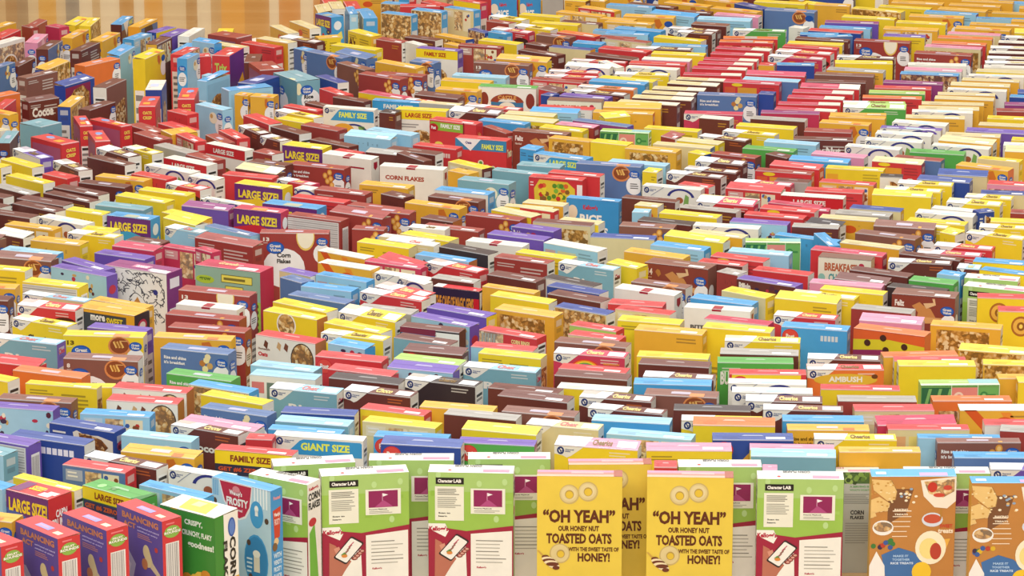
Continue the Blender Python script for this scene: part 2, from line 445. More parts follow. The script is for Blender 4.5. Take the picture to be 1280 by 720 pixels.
        c.rect('f', .0, .02, .96, 1, 'D9D6D2', 1)
        for i in range(12): c.rect('f', 0, .03 + .022 * i, .94, .04 + .022 * i, 'A5A09C' if i % 2 else 'BDB9B4', 2)
        c.rect('r', .18, .08, .85, .98, 'EDEBE6', 1)
        for i in range(9): c.rect('r', .22 + .065 * i, .1, .22 + .065 * i + .02 + .02 * R(), .97, '8F8B88', 2)
    elif T == 'X': X(c, txt, fc, tc, sc)

def bannerlow(fc): return {'k': '2E2F45', 'r': 'w', 'y': 'w', 's': 'w'}.get(fc, fc)
def arc(c, face, u, v, a, b, col, k, L=2, a0=10, a1=170, n=12):
    W, H = c.dims(face); o, i = [], []
    for j in range(n + 1):
        th = math.radians(a0 + (a1 - a0) * j / n)
        o.append((u + a / W * math.cos(th), v - b / H * math.sin(th))); i.append((u + a * k / W * math.cos(th), v - b * k / H * math.sin(th)))
    for j in range(n): c.poly(face, [o[j], o[j + 1], i[j + 1], i[j]], col, L)
def rainbow(c, u=.45, v=.15):
    for k, col in ((1, 'D8402E'), (.9, 'F0A030'), (.8, 'F0E040'), (.7, '58B050'), (.6, '3A78C0')): arc(c, 'f', u, v, .042 * k, .032 * k, col, .9)
    c.text('f', 'MARSHMALLOW', .7, .06, .93, .08, 'E0903A', 2); c.text('f', 'CLOVERS', .7, .09, .93, .115, 'E0903A', 2)

def hand(c, u, v):
    """printed hand holding a phone: palm, four finger ends, tilted phone"""
    c.poly('f', [(u - .17, v - .06), (u - .10, v - .03), (u - .02, v + .05), (u + .08, v + .13), (u + .02, v + .2), (u - .18, v + .26)], 'B8705A', 6)
    c.poly('f', [(u - .12, v + .0), (u - .06, v - .02), (u - .02, v + .07), (u - .07, v + .1)], 'D0907A', 7)
    for i in range(4): c.ell('f', u + .20 - .028 * i, v + .035 + .022 * i, .0075, .0045, '8A4038', 7, n=10); c.ell('f', u + .205 - .028 * i, v + .032 + .022 * i, .004, .0025, 'D8A090', 8, n=8)
    def ph(k, col, L):
        pts = [(-.5, .93), (-.5, -.93), (-.42, -1), (.42, -1), (.5, -.93), (.5, .93), (.42, 1), (-.42, 1)]
        W, H = c.w, c.h; a, b = .036 * k, .034 * (k + .06); th = math.radians(36); out = []
        for x, y in pts:
            x *= a; y *= b
            out.append((u + .05 + (x * math.cos(th) - y * math.sin(th)) / W, v + .02 + (x * math.sin(th) + y * math.cos(th)) / H))
        c.poly('f', out, col, L)
    ph(1, '2d2426', 9); ph(.88, 'F0EDE4', 10)
    for i in range(4):
        x = u + .115 - .02 * i; y = v - .045 + .026 * i
        c.poly('f', [(x - .07, y + .03), (x - .062, y + .036), (x - .002, y - .012), (x - .01, y - .018)], '9A6A60' if i else 'C0506A', 11)
    c.poly('f', [(u - .04, v + .06), (u + .0, v + .035), (u + .03, v + .06), (u - .01, v + .085)], '5E9A4A', 11)
    c.ell('f', u + .0, v + .072, .007, .004, 'D98A40', 12, n=10)

def X(c, k, fc, tc, sc):
    r, e, t, pl, pr, po = c.rect, c.ell, c.text, c.poly, c.print_lines, 0
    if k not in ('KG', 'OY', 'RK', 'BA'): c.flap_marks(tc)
    mp = lambda a, b: (lambda v: max(0, a * v + b))
    c.vm = {'OY': {'f': mp(.784, -.044)}, 'KG': {'f': mp(.85, -.03), 'r': mp(.85, -.02), 'l': mp(.85, -.02)}, 'BA': {'f': mp(.72, -.014), 'r': mp(.68, -.045)},
            'KC': {'f': mp(.85, -.085), 'r': mp(.95, -.075)}, 'RK': {'f': lambda v: v if v < .3 else .3 + (v - .3) * .74}, 'KV': {'f': mp(.75, 0)}, 'FR': {'f': mp(1.12, 0)}}.get(k, {})
    if k == 'BA':
        r('f', 0, 0, 1, 1, '66549C', 1)
        r('t', .3, .3, .62, .62, 'A6A2DC', 2); r('t', .33, .38, .55, .52, 'C9A0C0', 3); r('t', .74, .25, .88, .5, 'F6E7C0', 2)
        t('f', 'BALANCING', .12, .06, .92, .13, 'D98B5A'); t('f', 'ACT', .14, .155, .42, .215, 'D98B5A')
        t('f', 'enlightened and natural', .45, .165, .93, .19, 'C9BDE6'); t('f', 'satisfied at every', .45, .205, .9, .228, 'C9BDE6'); pr('f', .45, .24, .8, .3, 3, 'C98A7A')
        pl('f', [(.62, .36), (.70, .38), (.78, .52), (1, .66), (.98, .70), (.72, .58), (.66, .5)], 'D8C7A0', 2)
        e('f', .64, .42, .012, .016, 'E4D296', 3); e('f', .68, .5, .012, .018, 'E4D296', 3); e('f', .6, .56, .011, .013, 'C87F4E', 3)
        pl('f', [(0, .45), (.22, .45), (.4, .6), (.3, .85), (.1, .9), (0, .95)], 'B8B4C6', 2); pl('f', [(.0, .5), (.12, .5), (.3, .62), (.2, .85), (0, .9)], 'DAD2D8', 3)
        pl('f', [(.45, .84), (1, .7), (1, .86), (.55, .95)], 'E9C63A', 3); t('f', 'FIBER', .62, .8, .92, .87, '6b4a12', 4, )
        e('f', .86, .36, .006, .006, 'C8483E', 2)
        for f in 'r':
            pr(f, .2, .09, .8, .13, 1, 'E87A80', 2)
            c.ell(f, .5, .205, .021, .014, '8DB54E', 2); t(f, 'FRUIT', .26, .165, .74, .19, 'F4F0DC', 4); pl(f, [(.06, .195), (.94, .19), (.96, .225), (.08, .23)], '7FA23E', 3); t(f, 'ROUNDS', .1, .195, .92, .225, 'F8F5E8', 4)
            r(f, .16, .33, .84, .94, 'EDEAE4', 1, part='nutrition_panel')
            for i in range(9): r(f, .2 + .068 * i, .34, .2 + .068 * i + .018 + .022 * R(), .93, '8b8888', 2, part='nutrition_panel')
    elif k == 'CK':
        r('f', 0, 0, 1, .42, '6A2F78', 1); pl('f', [(0, .14), (.4, .17), (1, .34), (1, .44), (.5, .34), (0, .26)], '4A62A8', 2); pl('f', [(0, .24), (.5, .32), (1, .44), (1, 1), (0, 1)], 'CC2A3A', 3)
        t('f', 'LARGE SIZE!', .06, .05, .97, .16, 'F4D62C'); t('f', '0000', .0, .28, .24, .37, 'F3EEE8', 4); e('f', .85, .25, .018, .012, '2E2A5A', 4); t('f', 'NEW', .8, .235, .9, .265, 'F4D62C', 5)
        r('t', .02, .1, .25, .9, '7A3A70', 2); t('t', 'SIZE!', .3, .75, .6, .4, 'F4D62C', 3); r('t', .74, .35, .96, .6, 'F0D8D4', 2)
        pl('r', [(.1, .17), (.95, .1), (.97, .25), (.12, .33)], 'B8202E', 1); t('r', "CAP'N", .3, .1, .78, .165, 'F6F3F0', 3); t('r', 'CRUNCH', .08, .17, .94, .26, 'F6F3F0', 3); c.nutrition('r', .4)
    elif k == 'GS':
        r('f', 0, 0, 1, .105, 'F2DC22', 1); t('f', 'LARGE SIZE', .22, .03, .74, .085, '8A4A22')
        r('f', .01, .11, .8, .30, '39405C', 1); t('f', "GET #6 ZERO", .04, .13, .62, .175, 'C9622E'); pr('f', .04, .19, .6, .27, 4, '8fa0b8')
        r('f', .3, .32, .9, .45, 'F2DC22', 1); bowl(c, .6, .6)
        e('t', .22, .4, .01, .012, '9CE08A', 2); t('t', '%', .36, .55, .5, .25, '6E9A62', 3)
        t('r', 'OATS & HONEY', .15, .06, .85, .1, 'C9E8B8', 2); c.nutrition('r', .14)
        pl('t', [(.86, 0), (1, 0), (1, 1), (.95, 1)], '2E7A30', 3)
    elif k == 'KC':
        r('f', 0, 0, 1, 1, '3E8A36', 1)
        t('f', 'CRISPY,', .45, .17, .78, .23, 'E4EFDC'); t('f', 'CRUNCHY, FLAKY', .4, .27, .95, .33, 'E4EFDC'); t('f', 'goodness!', .5, .36, .98, .44, 'E4EFDC')
        r('f', .2, .02, .32, .11, 'C9A52E', 2)
        for i in range(7): e('f', .45 + .45 * R(), .62 + .15 * R(), .015, .013, ['E0B84A', 'C98A2C'][i % 2], 3, n=9)
        r('r', 0, 0, .38, 1, '3E8A36', 1); pl('r', [(.38, 0), (1, 0), (1, 1), (.45, 1)], 'F1EEE4', 2)
        r('r', .2, .62, 1, .98, 'E9B52E', 3); e('r', .72, .2, .012, .022, '2B55A8', 4); e('r', .72, .2, .009, .018, '5A80C8', 5)
        t('r', 'CORN', .62, .28, .88, .66, '1E1E1E', 5, 1); t('r', 'FLAKES', .34, .3, .52, .72, '2a2a2a', 5, 1)
        r('t', .0, 0, 1, 1, 'F4F0E2', 1); pl('t', [(.3, .1), (.8, .1), (.7, .9), (.2, .9)], 'EBC24A', 2); r('t', .38, .45, .55, .8, 'F3DC9A', 3)
    elif k == 'FR':
        r('f', 0, 0, 1, 1, 'B9D3E0', 1)
        for i in range(5): r('f', .02 + .02 * i, .01, .03 + .02 * i, .12, '5FA6D2', 2); r('f', .72 + .05 * i, .0, .745 + .05 * i, .14, 'EEF3F4', 2)
        pl('f', [(.12, .0), (.70, .0), (.66, .16), (.58, .235), (.46, .262), (.34, .235), (.2, .15)], 'F0E8E6', 2); pl('f', [(.14, .008), (.68, .008), (.64, .15), (.56, .222), (.46, .248), (.35, .222), (.22, .14)], 'BE2640', 3)
        e('f', .42, .05, .011, .009, 'E08A90', 4); t('f', "Wendy's", .3, .055, .52, .1, 'F6EEEA', 4); t('f', 'FROSTY', .25, .108, .62, .165, 'F6EEEA', 4); t('f', 'cereal', .4, .18, .52, .2, 'F0D0D0', 4)
        e('f', .76, .19, .020, .032, '4A9CD0', 2); e('f', .76, .15, .006, .008, 'F2F0EC', 3); r('f', .735, .16, .785, .2, 'F2F0EC', 3)
        e('f', .74, .52, .036, .062, '4A9CD0', 2); e('f', .74, .52, .033, .057, '3B86BC', 3); r('f', .7, .48, .8, .6, 'E8DCC8', 4); e('f', .75, .47, .011, .009, 'F4EDE0', 5); pr('f', .58, .5, .68, .62, 4, 'CFE3EE', 4)
        for u, v in ((.05, .16), (.93, .22), (.62, .4), (.64, .64)): e('f', u, v, .006, .007, '5A4030', 4)
        pl('f', [(.3, .75), (1, .68), (1, 1), (.3, 1)], 'C9B8A6', 4, 1); e('f', .8, .84, .013, .012, 'C8262E', 5)
        r('r', 0, 0, 1, 1, '3F92CC', 1); t('r', 'Frosted', .22, .05, .8, .08, 'E89AA0'); pl('r', [(.15, .16), (.85, .14), (.72, .38), (.28, .4)], 'C8432E', 2); t('r', "Wendy's", .24, .18, .76, .22, 'F6EEEA', 4); t('r', 'FROSTY', .26, .23, .74, .28, 'F0C8C0', 4)
        e('r', .4, .41, .008, .009, 'E0C090', 4); e('r', .28, .45, .008, .01, '7A5A3A', 4)
        for i, w in enumerate(('WITH', "WENDY'S", 'FROSTY', 'FLAVOR')): t('r', w, .16, .5 + .055 * i, .84, .54 + .055 * i, 'CFE6F2')
        for i in range(4): e('r', .3 + .4 * R(), .75 + .15 * R(), .008, .009, ['7A5A3A', 'C9A070'][i % 2], 4)
    elif k in ('KG',):
        c.rect('t', .0, 0, 1, .08, 'FFFFFF', 1); r('t', .64, .12, .95, .45, 'E890A8', 2); e('t', .25, .3, .004, .004, 'C8262E', 2); t('t', 'CORN FLAKES', .3, .97, .62, .72, '6a6a6a', 3, 2)
        r('f', 0, 0, 1, .72, 'A6C872', 1); r('f', 0, .22, 1, .62, '98C050', 2)
        for i in range(12): r('f', R() * .9, .28 + .15 * R(), R() * .1 + .9 * R(), .34 + .12 * R(), '86B52E', 3) if 0 else 0
        for i in range(10):
            u, v = .92 * R(), .2 + .22 * R(); r('f', u, v, u + .08, v + .03 + .02 * R(), random.choice(['A0C85C', '8EB844', 'AACE68']), 3)
        for u, v in ((.6, .14), (.9, .12), (.8, .48), (.12, .06)): e('f', u, v, .006, .008, 'B8D890', 3)
        r('f', .09, .085, .42, .148, '1C1A1A', 4); t('f', 'Character', .115, .1, .29, .133, 'F2EFE8', 5); t('f', 'LAB', .3, .1, .39, .133, 'F2EFE8', 5)
        r('f', .08, .17, .42, .50, 'E9E8D6', 4); pr('f', .11, .19, .39, .255, 4, '77756a', 5); pr('f', .11, .27, .39, .38, 6, 'A09F92', 5); t('f', 'Scan to', .12, .42, .26, .435, '4d4b45', 5); t('f', 'learn', .12, .45, .22, .465, '4d4b45', 5)
        r('f', .50, .185, .905, .43, 'EAEAD8', 4); r('f', .535, .20, .87, .36, '8E2058', 5)
        pl('f', [(.6, .36), (.66, .32), (.7, .29), (.74, .31), (.82, .36)], 'B04A80', 6); pl('f', [(.695, .225), (.76, .24), (.70, .258)], 'F6EEF0', 6); r('f', .69, .225, .697, .3, 'D9A0BC', 6)
        t('f', 'Purpose Playbook', .54, .373, .75, .386, '4d4b45', 5); pr('f', .54, .393, .85, .42, 2, 'a5a496', 5)
        # lower half: crimson panel, white card, phone
        pl('f', [(0, .55), (.45, .6), (1, .54), (1, 1), (0, 1)], '9E1F3C', 4)
        pl('f', [(0, .53), (.2, .53), (.24, .6), (.2, .66), (0, .58)], 'F0EEE4', 5)
        pl('f', [(.5, .625), (.985, .59), (.985, 1), (.5, 1)], 'EFEDE2', 5)
        pl('f', [(.15, .95), (.44, .75), (.46, 1), (.1, 1)], 'EFEDE2', 5)
        t('f', "Kellogg's", .01, .555, .235, .615, 'B31E3C', 7)
        c2 = c
        hand(c, .25, .74)
        for i in range(7): pr('f', .56, .68 + .035 * i, .93, .7 + .035 * i, 1, '8a877c' if i in (0, 3, 5) else 'b3b0a4', 6)
        t('f', "Kellogg's", .57, .94, .68, .965, 'B31E3C', 6)
        r('f', 0, .0, 1, .004, 'F6F6EC', 5)
        # side faces
        for f in 'rl':
            r(f, 0, 0, 1, 1, 'EFECE4', 1); t(f, "Kellogg's", .12, .06, .82, .10, 'C0283A', 3); t(f, 'CORN', .06, .115, .94, .19, '1e1c1c', 3); t(f, 'FLAKES', .06, .205, .94, .275, '1e1c1c', 3)
            if f == 'l': pr(f, .15, .35, .85, .9, 14, '9b9690')
            else: pl(f, [(.1, .5), (.5, .42), (.6, .6), (.85, 1), (.1, 1)], '6DB43A', 2); e(f, .35, .4, .015, .01, 'C0283A', 2)
    elif k == 'KV':
        r('f', 0, 0, 1, .15, '4F6B3A', 1)
        for i in range(40): e('f', R(), .01 + .13 * R(), .006, .006, random.choice(['7FA04A', '39502A', '9CB85E', '5F7F3A']), 2, n=6)
        r('f', 0, .15, 1, 1, 'B9BAAE', 1); t('f', 'A SERVING IS', .66, .175, .88, .2, '6FA068'); t('f', "WHAT'S WORTH", .66, .22, .9, .245, '7FA878'); pr('f', .6, .28, .94, .42, 6, '8a8b82')
        t('f', 'CORN', .675, .5, .83, .56, '3a3838'); t('f', 'FLAKES', .675, .575, .83, .62, '3a3838'); pr('f', .62, .66, .95, .95, 9, '9a9b92')
        r('t', .64, .15, .95, .45, 'E890A8', 2); r('t', 0, .1, .04, .9, 'B8324A', 2); t('t', 'HONEY', .35, .95, .6, .65, 'C98A90', 3, 2)
    elif k == 'OY':
        r('t', 0, 0, 1, .3, 'EBB09A', 1); r('t', 0, .3, 1, .62, 'C98272', 1); r('t', .4, .45, .78, .75, 'C5A8A8', 2); r('t', .9, 0, 1, 1, 'A85A48', 3)
        r('f', 0, 0, 1, 1, 'E4C84A', 1)
        for u, v in ((.38, .245), (.60, .215)):
            e('f', u, v, .0225, .0235, 'C6AE6A', 2, n=28); e('f', u - .005, v - .003, .020, .0205, 'D9C78E', 3, n=28)
            e('f', u - .008, v - .006, .0165, .0165, 'E0D09C', 4, n=28)
            e('f', u, v, .0100, .0105, 'B8994A', 5, n=24); e('f', u, v + .004, .0083, .0085, 'E0BE3A', 6, n=24)
            u += .0
        kb = '5D2A12'
        t('f', '\u201cOH YEAH\u201d', .07, .40, .92, .545, kb); t('f', 'OUR HONEY NUT', .25, .575, .73, .632, kb); t('f', 'TOASTED OATS', .11, .655, .88, .765, kb)
        t('f', 'WITH THE SWEET TASTE OF', .37, .80, .965, .845, kb); t('f', 'HONEY!', .48, .86, .86, .955, kb)
        e('f', .27, .87, .0235, .024, 'C6AE6A', 2, n=28); e('f', .27, .868, .0205, .021, 'D9C78E', 3, n=28); e('f', .28, .872, .0095, .010, 'B8994A', 4); e('f', .28, .876, .0075, .0075, 'E0BE3A', 5)
        for i in range(7): e('f', .10 + .021 * i, .905 + .019 * i, (.0085, .0125, .0145, .015, .0145, .012, .008)[i], .0048, ['6B3420', 'EBD9B0'][i % 2], 6 + i * .5, n=18)
        pl('f', [(.0, .84), (.02, .835), (.12, .92), (.1, .93)], 'C9A24A', 6)
        r('r', 0, 0, 1, 1, 'D0A82A', 1)
    elif k == 'RK':
        r('t', .0, 0, 1, .1, '7FBCE8', 1); r('t', .57, .1, .9, .5, 'C99BC8', 2); r('t', .06, .3, .18, .6, 'F0F4F8', 2)
        r('f', 0, 0, 1, 1, 'BE8240', 1)
        pl('f', [(.15, .1), (.5, .1), (.42, .3), (.2, .42), (.2, .2)], '7A5032', 2)
        for pts in ([(0, .02), (.24, .03), (.31, .12), (.29, .19), (.2, .2), (.03, .11)], [(0, .19), (.1, .165), (.23, .22), (.2, .28), (0, .30)], [(0, .3), (.05, .29), (.07, .33), (0, .36)]):
            pl('f', pts, 'E2BC74', 3, 1); pl('f', [(u * .97, v * .985) for u, v in pts], 'E6C27C', 4)
        for i in range(26): e('f', .27 * R(), .04 + .22 * R(), .003, .002, random.choice(['F0D8A0', 'C9984A']), 5, n=6)
        for i in range(14): e('f', .33 + .22 * R(), .09 + .14 * R(), .004, .003, random.choice(['F2E6C8', 'D9B070', '8FA8C0']), 4, n=7)
        pl('f', [(.58, .03), (1, .0), (1, .2), (.9, .26), (.75, .25), (.62, .16)], 'F1E8D6', 3); pl('f', [(.62, .04), (.98, .02), (.98, .12), (.85, .17), (.68, .14)], 'F0D7A8', 4, 1)
        e('f', .72, .085, .011, .012, 'C23428', 5); e('f', .9, .09, .01, .006, 'C94838', 5); e('f', .8, .15, .013, .005, 'C94838', 5)
        for i in range(6): pr('f', .26, .27 + .055 * i, .50, .29 + .055 * i, 1, 'F4E3C8', 4)
        for y, w in ((.26, 'BAKING'), (.30, 'TREATS')): t('f', w, .28, y, .44, y + .02, 'F4E3C8', 5)
        # generic printed props in place of the mascots: mixing bowls, spoon, fruit
        e('f', .15, .46, .024, .018, 'F0EEE6', 3); e('f', .15, .45, .021, .012, 'CFC0A0', 4, 1); e('f', .73, .37, .024, .017, 'D8E0EA', 3); e('f', .73, .36, .02, .011, 'C8553A', 4); r('f', .82, .26, .84, .36, 'B8853A', 4)
        for i in range(10): e('f', .02 + .26 * R(), .6 + .08 * R(), .006, .006, random.choice(['3E7A3A', '3A5A9A', 'D8B02E', 'B8402E', '3a2a4a']), 4, n=8)
        pl('f', [(.55, .62), (.95, .58), (.9, .7), (.6, .75)], 'E9B24A', 3)
        e('f', .72, .68, .035, .04, 'F4EBCB', 4, n=24); e('f', .70, .69, .022, .025, 'F0DC8A', 5); e('f', .78, .72, .013, .02, 'B8402E', 6)
        pl('f', [(.14, .76), (.34, .68), (.52, .73), (.66, .84), (.6, 1), (.25, 1)], '3F6FA8', 4); t('f', 'MAKE IT', .28, .76, .46, .785, 'A8C8E8', 6); t('f', 'TOGETHER', .27, .8, .48, .825, 'A8C8E8', 6); t('f', 'RICE TREATS', .25, .84, .52, .865, 'CFE0F2', 6)
        pl('f', [(0, .88), (.08, .72), (.18, .88), (.2, 1), (0, 1)], 'F1ECE4', 5); e('f', .62, .95, .022, .024, 'F0C52E', 6)
        t('f', 'SWEET', .82, .42, .97, .46, 'C9462E', 5); t('f', 'treats', .8, .47, .98, .52, 'F4E3C8', 5)
        r('r', 0, 0, 1, 1, '9A6A30', 1)
    elif k == 'LF':
        r('f', 0, 0, 1, 1, '6DA858', 1); r('f', .01, .02, .38, .6, '2E6E46', 2)
        for i in range(3): pl('f', [(.03 + .13 * i, .22), (.1 + .13 * i, .03), (.14 + .13 * i, .03), (.07 + .13 * i, .22)], '7FB868', 3)
        r('f', .385, .02, .715, .5, 'E08B80', 2); e('f', .48, .1, .012, .012, 'F2D8C0', 3); e('f', .485, .1, .006, .006, 'E08B80', 4)
        r('f', .725, .02, .985, .5, '6DB05E', 2); e('f', .80, .09, .010, .010, '3E8A4A', 3); e('f', .80, .09, .005, .005, '8CC87A', 4); r('f', .84, .08, .95, .1, '3E8A4A', 3)
        for i in (.383, .718, .99): r('f', i, .0, i + .008, .5, 'E9F0DA', 4)
        r('t', 0, 0, 1, .3, 'CFF0C0', 1); r('t', .62, .3, 1, 1, '8FBFC0', 2); c.nutrition('r')
    elif k == 'MZ':
        r('f', 0, 0, 1, 1, 'F0ECE2', 1)
        random.seed(5)
        def squig(u, v, n, dx, dy):
            p = (u, v)
            for i in range(n):
                q = (min(.96, max(.04, p[0] + random.uniform(-dx, dx))), min(.56, max(.02, p[1] + random.uniform(-dy, dy))))
                L = math.hypot((q[0] - p[0]) * c.w, (q[1] - p[1]) * c.h) or 1e-6
                nx, ny = -(q[1] - p[1]) * c.h / L * .0011 / c.w, (q[0] - p[0]) * c.w / L * .0011 / c.h
                pl('f', [(p[0] - nx, p[1] - ny), (q[0] - nx, q[1] - ny), (q[0] + nx, q[1] + ny), (p[0] + nx, p[1] + ny)], '4a4a52', 2)
                p = q
        for a in range(9):
            for b in range(7): squig(.1 + .1 * a, .05 + .075 * b, 6, .07, .045)
        e('f', .53, .33, .020, .022, 'F0ECE2', 3); pl('f', [(.47, .33), (.53, .27), (.59, .34), (.52, .39)], 'C98A3E', 4)
        e('f', .08, .05, .014, .016, 'E0B84A', 3); e('f', .04, .03, .01, .01, 'D8788A', 3); e('f', .82, .2, .008, .008, '34357E', 3)
        r('t', .36, .3, .62, .7, 'D88AA8', 2); t('t', 'toast', .4, .65, .6, .35, 'F3E6EC', 3); r('t', .72, .05, .98, .4, 'F0E8EA', 2)
        r('r', 0, 0, 1, 1, '7E2A78', 1); r('r', .2, .06, .8, .16, 'EDE4EE', 2); r('r', .15, .36, .85, .95, 'E4DEE6', 2, part='nutrition_panel'); pr('r', .2, .4, .8, .92, 10, '99929b', 3, part='nutrition_panel')
    elif k == 'SW':
        r('f', 0, 0, 1, 1, 'E9A828', 1); r('f', .01, .03, .86, .4, '3F4448', 2); t('f', 'more', .25, .045, .5, .10, 'F0EDE4', 4); t('f', 'SWEET', .52, .055, .8, .12, 'E9CE3A', 4); t('f', 'OATY TASTE', .44, .2, .8, .26, 'C9C0A0', 4)
        e('f', .94, .15, .008, .014, 'B8324A', 3); e('r', .5, .12, c.t * .3, .018, 'B8324A', 3); e('r', .5, .12, c.t * .2, .011, 'E8D8C8', 4)
    elif k == 'GE':
        r('f', 0, 0, 1, 1, '8FB09C', 1); e('f', .15, .13, .03, .012, 'A9C23A', 2); t('f', 'grow', .06, .11, .24, .15, '5a7a2a', 3)
        for a, b, x, y in ((.4, .06, .88, .14), (.46, .17, .74, .26)): r('f', a, b, x, y, '5a5a2a', 2); r('f', a + .008, b + .006, x - .008, y - .006, 'E4D65A', 3); pr('f', a + .04, b + .015, x - .04, y - .01, 1, '7a7030', 4)
        e('f', .36, .3, .02, .02, 'F0EDE4', 2); r('f', .9, .3, 1, 1, '9ABF4A', 2)
        for i in range(10): e('f', .95, .34 + .06 * i, .004, .006, '3a4a2a', 3)
        r('r', 0, 0, 1, 1, 'C22A50', 1); r('r', .28, .38, .72, .5, 'E8E4E0', 2); pr('r', .34, .4, .66, .48, 3, '8a8684', 3); t('t', 'Granola', .25, .8, .55, .45, 'F0C890', 3); r('t', .6, .1, .9, .4, 'F4E6E4', 2)
    elif k == 'CM':
        r('f', .0, 0, 1, 1, '2A2340', 1); t('f', 'THE CAVE OF MAGIC GEMS', .06, .08, .88, .2, 'D9963C', 3); t('f', 'DO YOU DARE TO ENTER?', .4, .24, .8, .28, 'C8502E', 3)
        e('f', .35, .3, .012, .02, 'D9B03A', 3); e('f', .52, .32, .01, .012, '6A9AC8', 3); r('f', .88, .08, 1, .5, 'C8202E', 2); r('t', .15, 0, .85, 1, 'D3232F', 2); r('t', 0, 0, .2, 1, 'E9E4E2', 3)
        pl('r', [(.1, .02), (.9, .02), (.9, .12), (.1, .2)], 'F0EDE8', 2); c.nutrition('r', .3)
    elif k == 'CO':
        r('f', .02, .03, 1, .6, '2E78B8', 1); pl('f', [(0, .0), (.6, .0), (.62, .06), (0, .05)], '7E2A44', 2); t('f', 'CREME COOKIE COINS', .02, .1, .8, .2, 'CFE6F4', 3); r('f', .6, .02, 1, .25, 'EDE9E0', 2); t('f', 'CREME COOKIE', .1, .12, .72, .19, '1E3E70', 4)
        r('r', 0, 0, 1, 1, '5A2E28', 1); c.nutrition('r', .5)
    elif k == 'CR':
        r('f', 0, .01, .42, .6, 'E9E2D2', 1, 1); 
        for i in range(5): pl('f', [(.05 + .05 * i, .02), (.08 + .05 * i, .02), (.05 + .05 * i, .3), (.02 + .05 * i, .3)], 'A8A8A0', 2)
        r('f', .52, .1, .92, .3, 'B8402E', 2); r('f', .54, .11, .9, .29, 'D9B05A', 3, 1); t('f', 'CORN RINGS', .56, .04, .88, .08, 'F4D890', 3); c.nutrition('r')
    elif k in ('BG', 'FE'):
        r('f', 0, 0, 1, 1, '8A4032', 1)
        if k == 'BG': t('f', '14', .045, .05, .125, .115, 'EBD9CC'); pl('f', [(.17, .08), (.2, .05), (.24, .06), (.26, .1), (.22, .13)], 'B5783A', 2); pr('f', .05, .13, .13, .15, 1, 'C9A090')
        else: t('f', 'Feliz', .05, .05, .2, .11, 'F0E6DC'); t('f', 'Navidad', .05, .13, .17, .155, 'D8C0B0')
        pl('f', [(.32, .1), (.44, .06), (.5, .09), (.62, .12), (.7, .2), (.6, .24), (.4, .22), (.42, .16)], 'C98A4E', 2); pl('f', [(.5, .07), (.66, .06), (.64, .02), (.68, .02), (.7, .08), (.55, .12)], 'E0B888', 3)
        pl('f', [(.34, .2), (.8, .2), (.84, .25), (.3, .27)], 'D9A465', 3)
        e('f', .91, .26, .024, .028, 'F0EFEC', 3); logo_blob(c, 'f', .88, .13, .9, 4); pr('f', .86, .24, .97, .3, 3, '6d6a66', 4)
        e('r', .4, .25, c.t * .3, .022, 'F0EFEC', 2); r('r', .3, .35, .9, .6, '4a2418', 2); e('r', .6, .4, .01, .014, 'E0B888', 3)
    elif k == 'BC':
        r('f', 0, 0, 1, 1, 'E3DFC9', 1); t('f', 'BREAKFAST', .12, .05, .74, .13, 'B5603E'); t('f', 'CHOICE', .2, .155, .62, .235, '4E9A9A'); e('f', .82, .06, .008, .007, 'B8324A', 2); e('f', .07, .2, .01, .012, '8ABFB0', 2); r('t', 0, 0, 1, 1, '7A5244', 1)
    elif k == 'FS':
        r('f', 0, 0, 1, 1, 'D9602E', 1); pl('f', [(0, .1), (.5, .07), (1, .1), (1, .24), (.5, .2), (0, .24)], 'D6C62E', 2); pl('f', [(.0, .2), (.4, .17), (.9, .26), (.8, .4), (0, .4)], '8E2E5A', 3)
        for u, v in ((.2, .12), (.42, .06), (.46, .17), (.72, .12), (.86, .18)): e('f', u, v, .009, .009, '4a2a22', 4)
    elif k in ('LS', 'SF'):
        if k == 'LS':
            r('f', 0, 0, 1, .3, '6A2F78', 1); pl('f', [(0, .19), (.5, .14), (1, .22), (1, .5), (0, .5)], {'y': 'E9C42E', 's': '3F9CC8', 'a': 'C8263A'}[tc if tc in 'ysa' else 'y'], 2)
            t('f', 'LARGE SIZE!', .08, .055, .92, .15, 'F2D83A'); e('f', .82, .21, .014, .01, '2E2A5A', 3); t('f', 'NEW', .78, .2, .86, .22, 'F2D83A', 4)
            if tc == 's': e('f', .5, .27, .008, .009, 'C8323A', 3)
            r('t', .35, .1, .65, .6, mixc(tc, 'y', .5), 2)
            pl('r', [(.15, .28), (.8, .2), (.9, .3), (.25, .38)], 'EBE070', 2); e('r', .5, .12, c.t * .3, .018, 'E8EEF0', 2); c.nutrition('r', .45)
        else:
            r('f', 0, 0, 1, .09, '4C93BE', 1); t('f', 'FAMILY', .6, .02, .95, .08, 'F0E85A'); pl('f', [(.15, 0), (.6, 0), (.4, .2)], 'F0EDE6', 2); t('f', 'Cookie', .05, .22, .3, .3, 'E0B888'); r('l', 0, 0, 1, 1, '5A2823', 1); t('l', 'Choc', .1, .2, .9, .3, 'E8D8C8')
    elif k == 'SP': 
        r('f', .06, .24, .94, .97, 'EFEDE6', 1, part='nutrition_panel'); r('f', .12, .26, .88, .29, '3a3836', 2, part='nutrition_panel'); pr('f', .12, .31, .88, .94, 10, '8d8a86', 2, part='nutrition_panel')
        if fc == 'r': t('f', 'OATS', .25, .06, .78, .1, 'F0D860', 2); t('f', 'CRISP', .25, .12, .78, .16, 'F0D860', 2); r('t', .2, .2, .6, .4, 'F0A030', 2); e('t', .6, .7, .012, .018, '7FA0D8', 2)
        elif fc in ('n', 'l'): r('t', .2, .3, .7, .6, 'C9D0EC', 2)
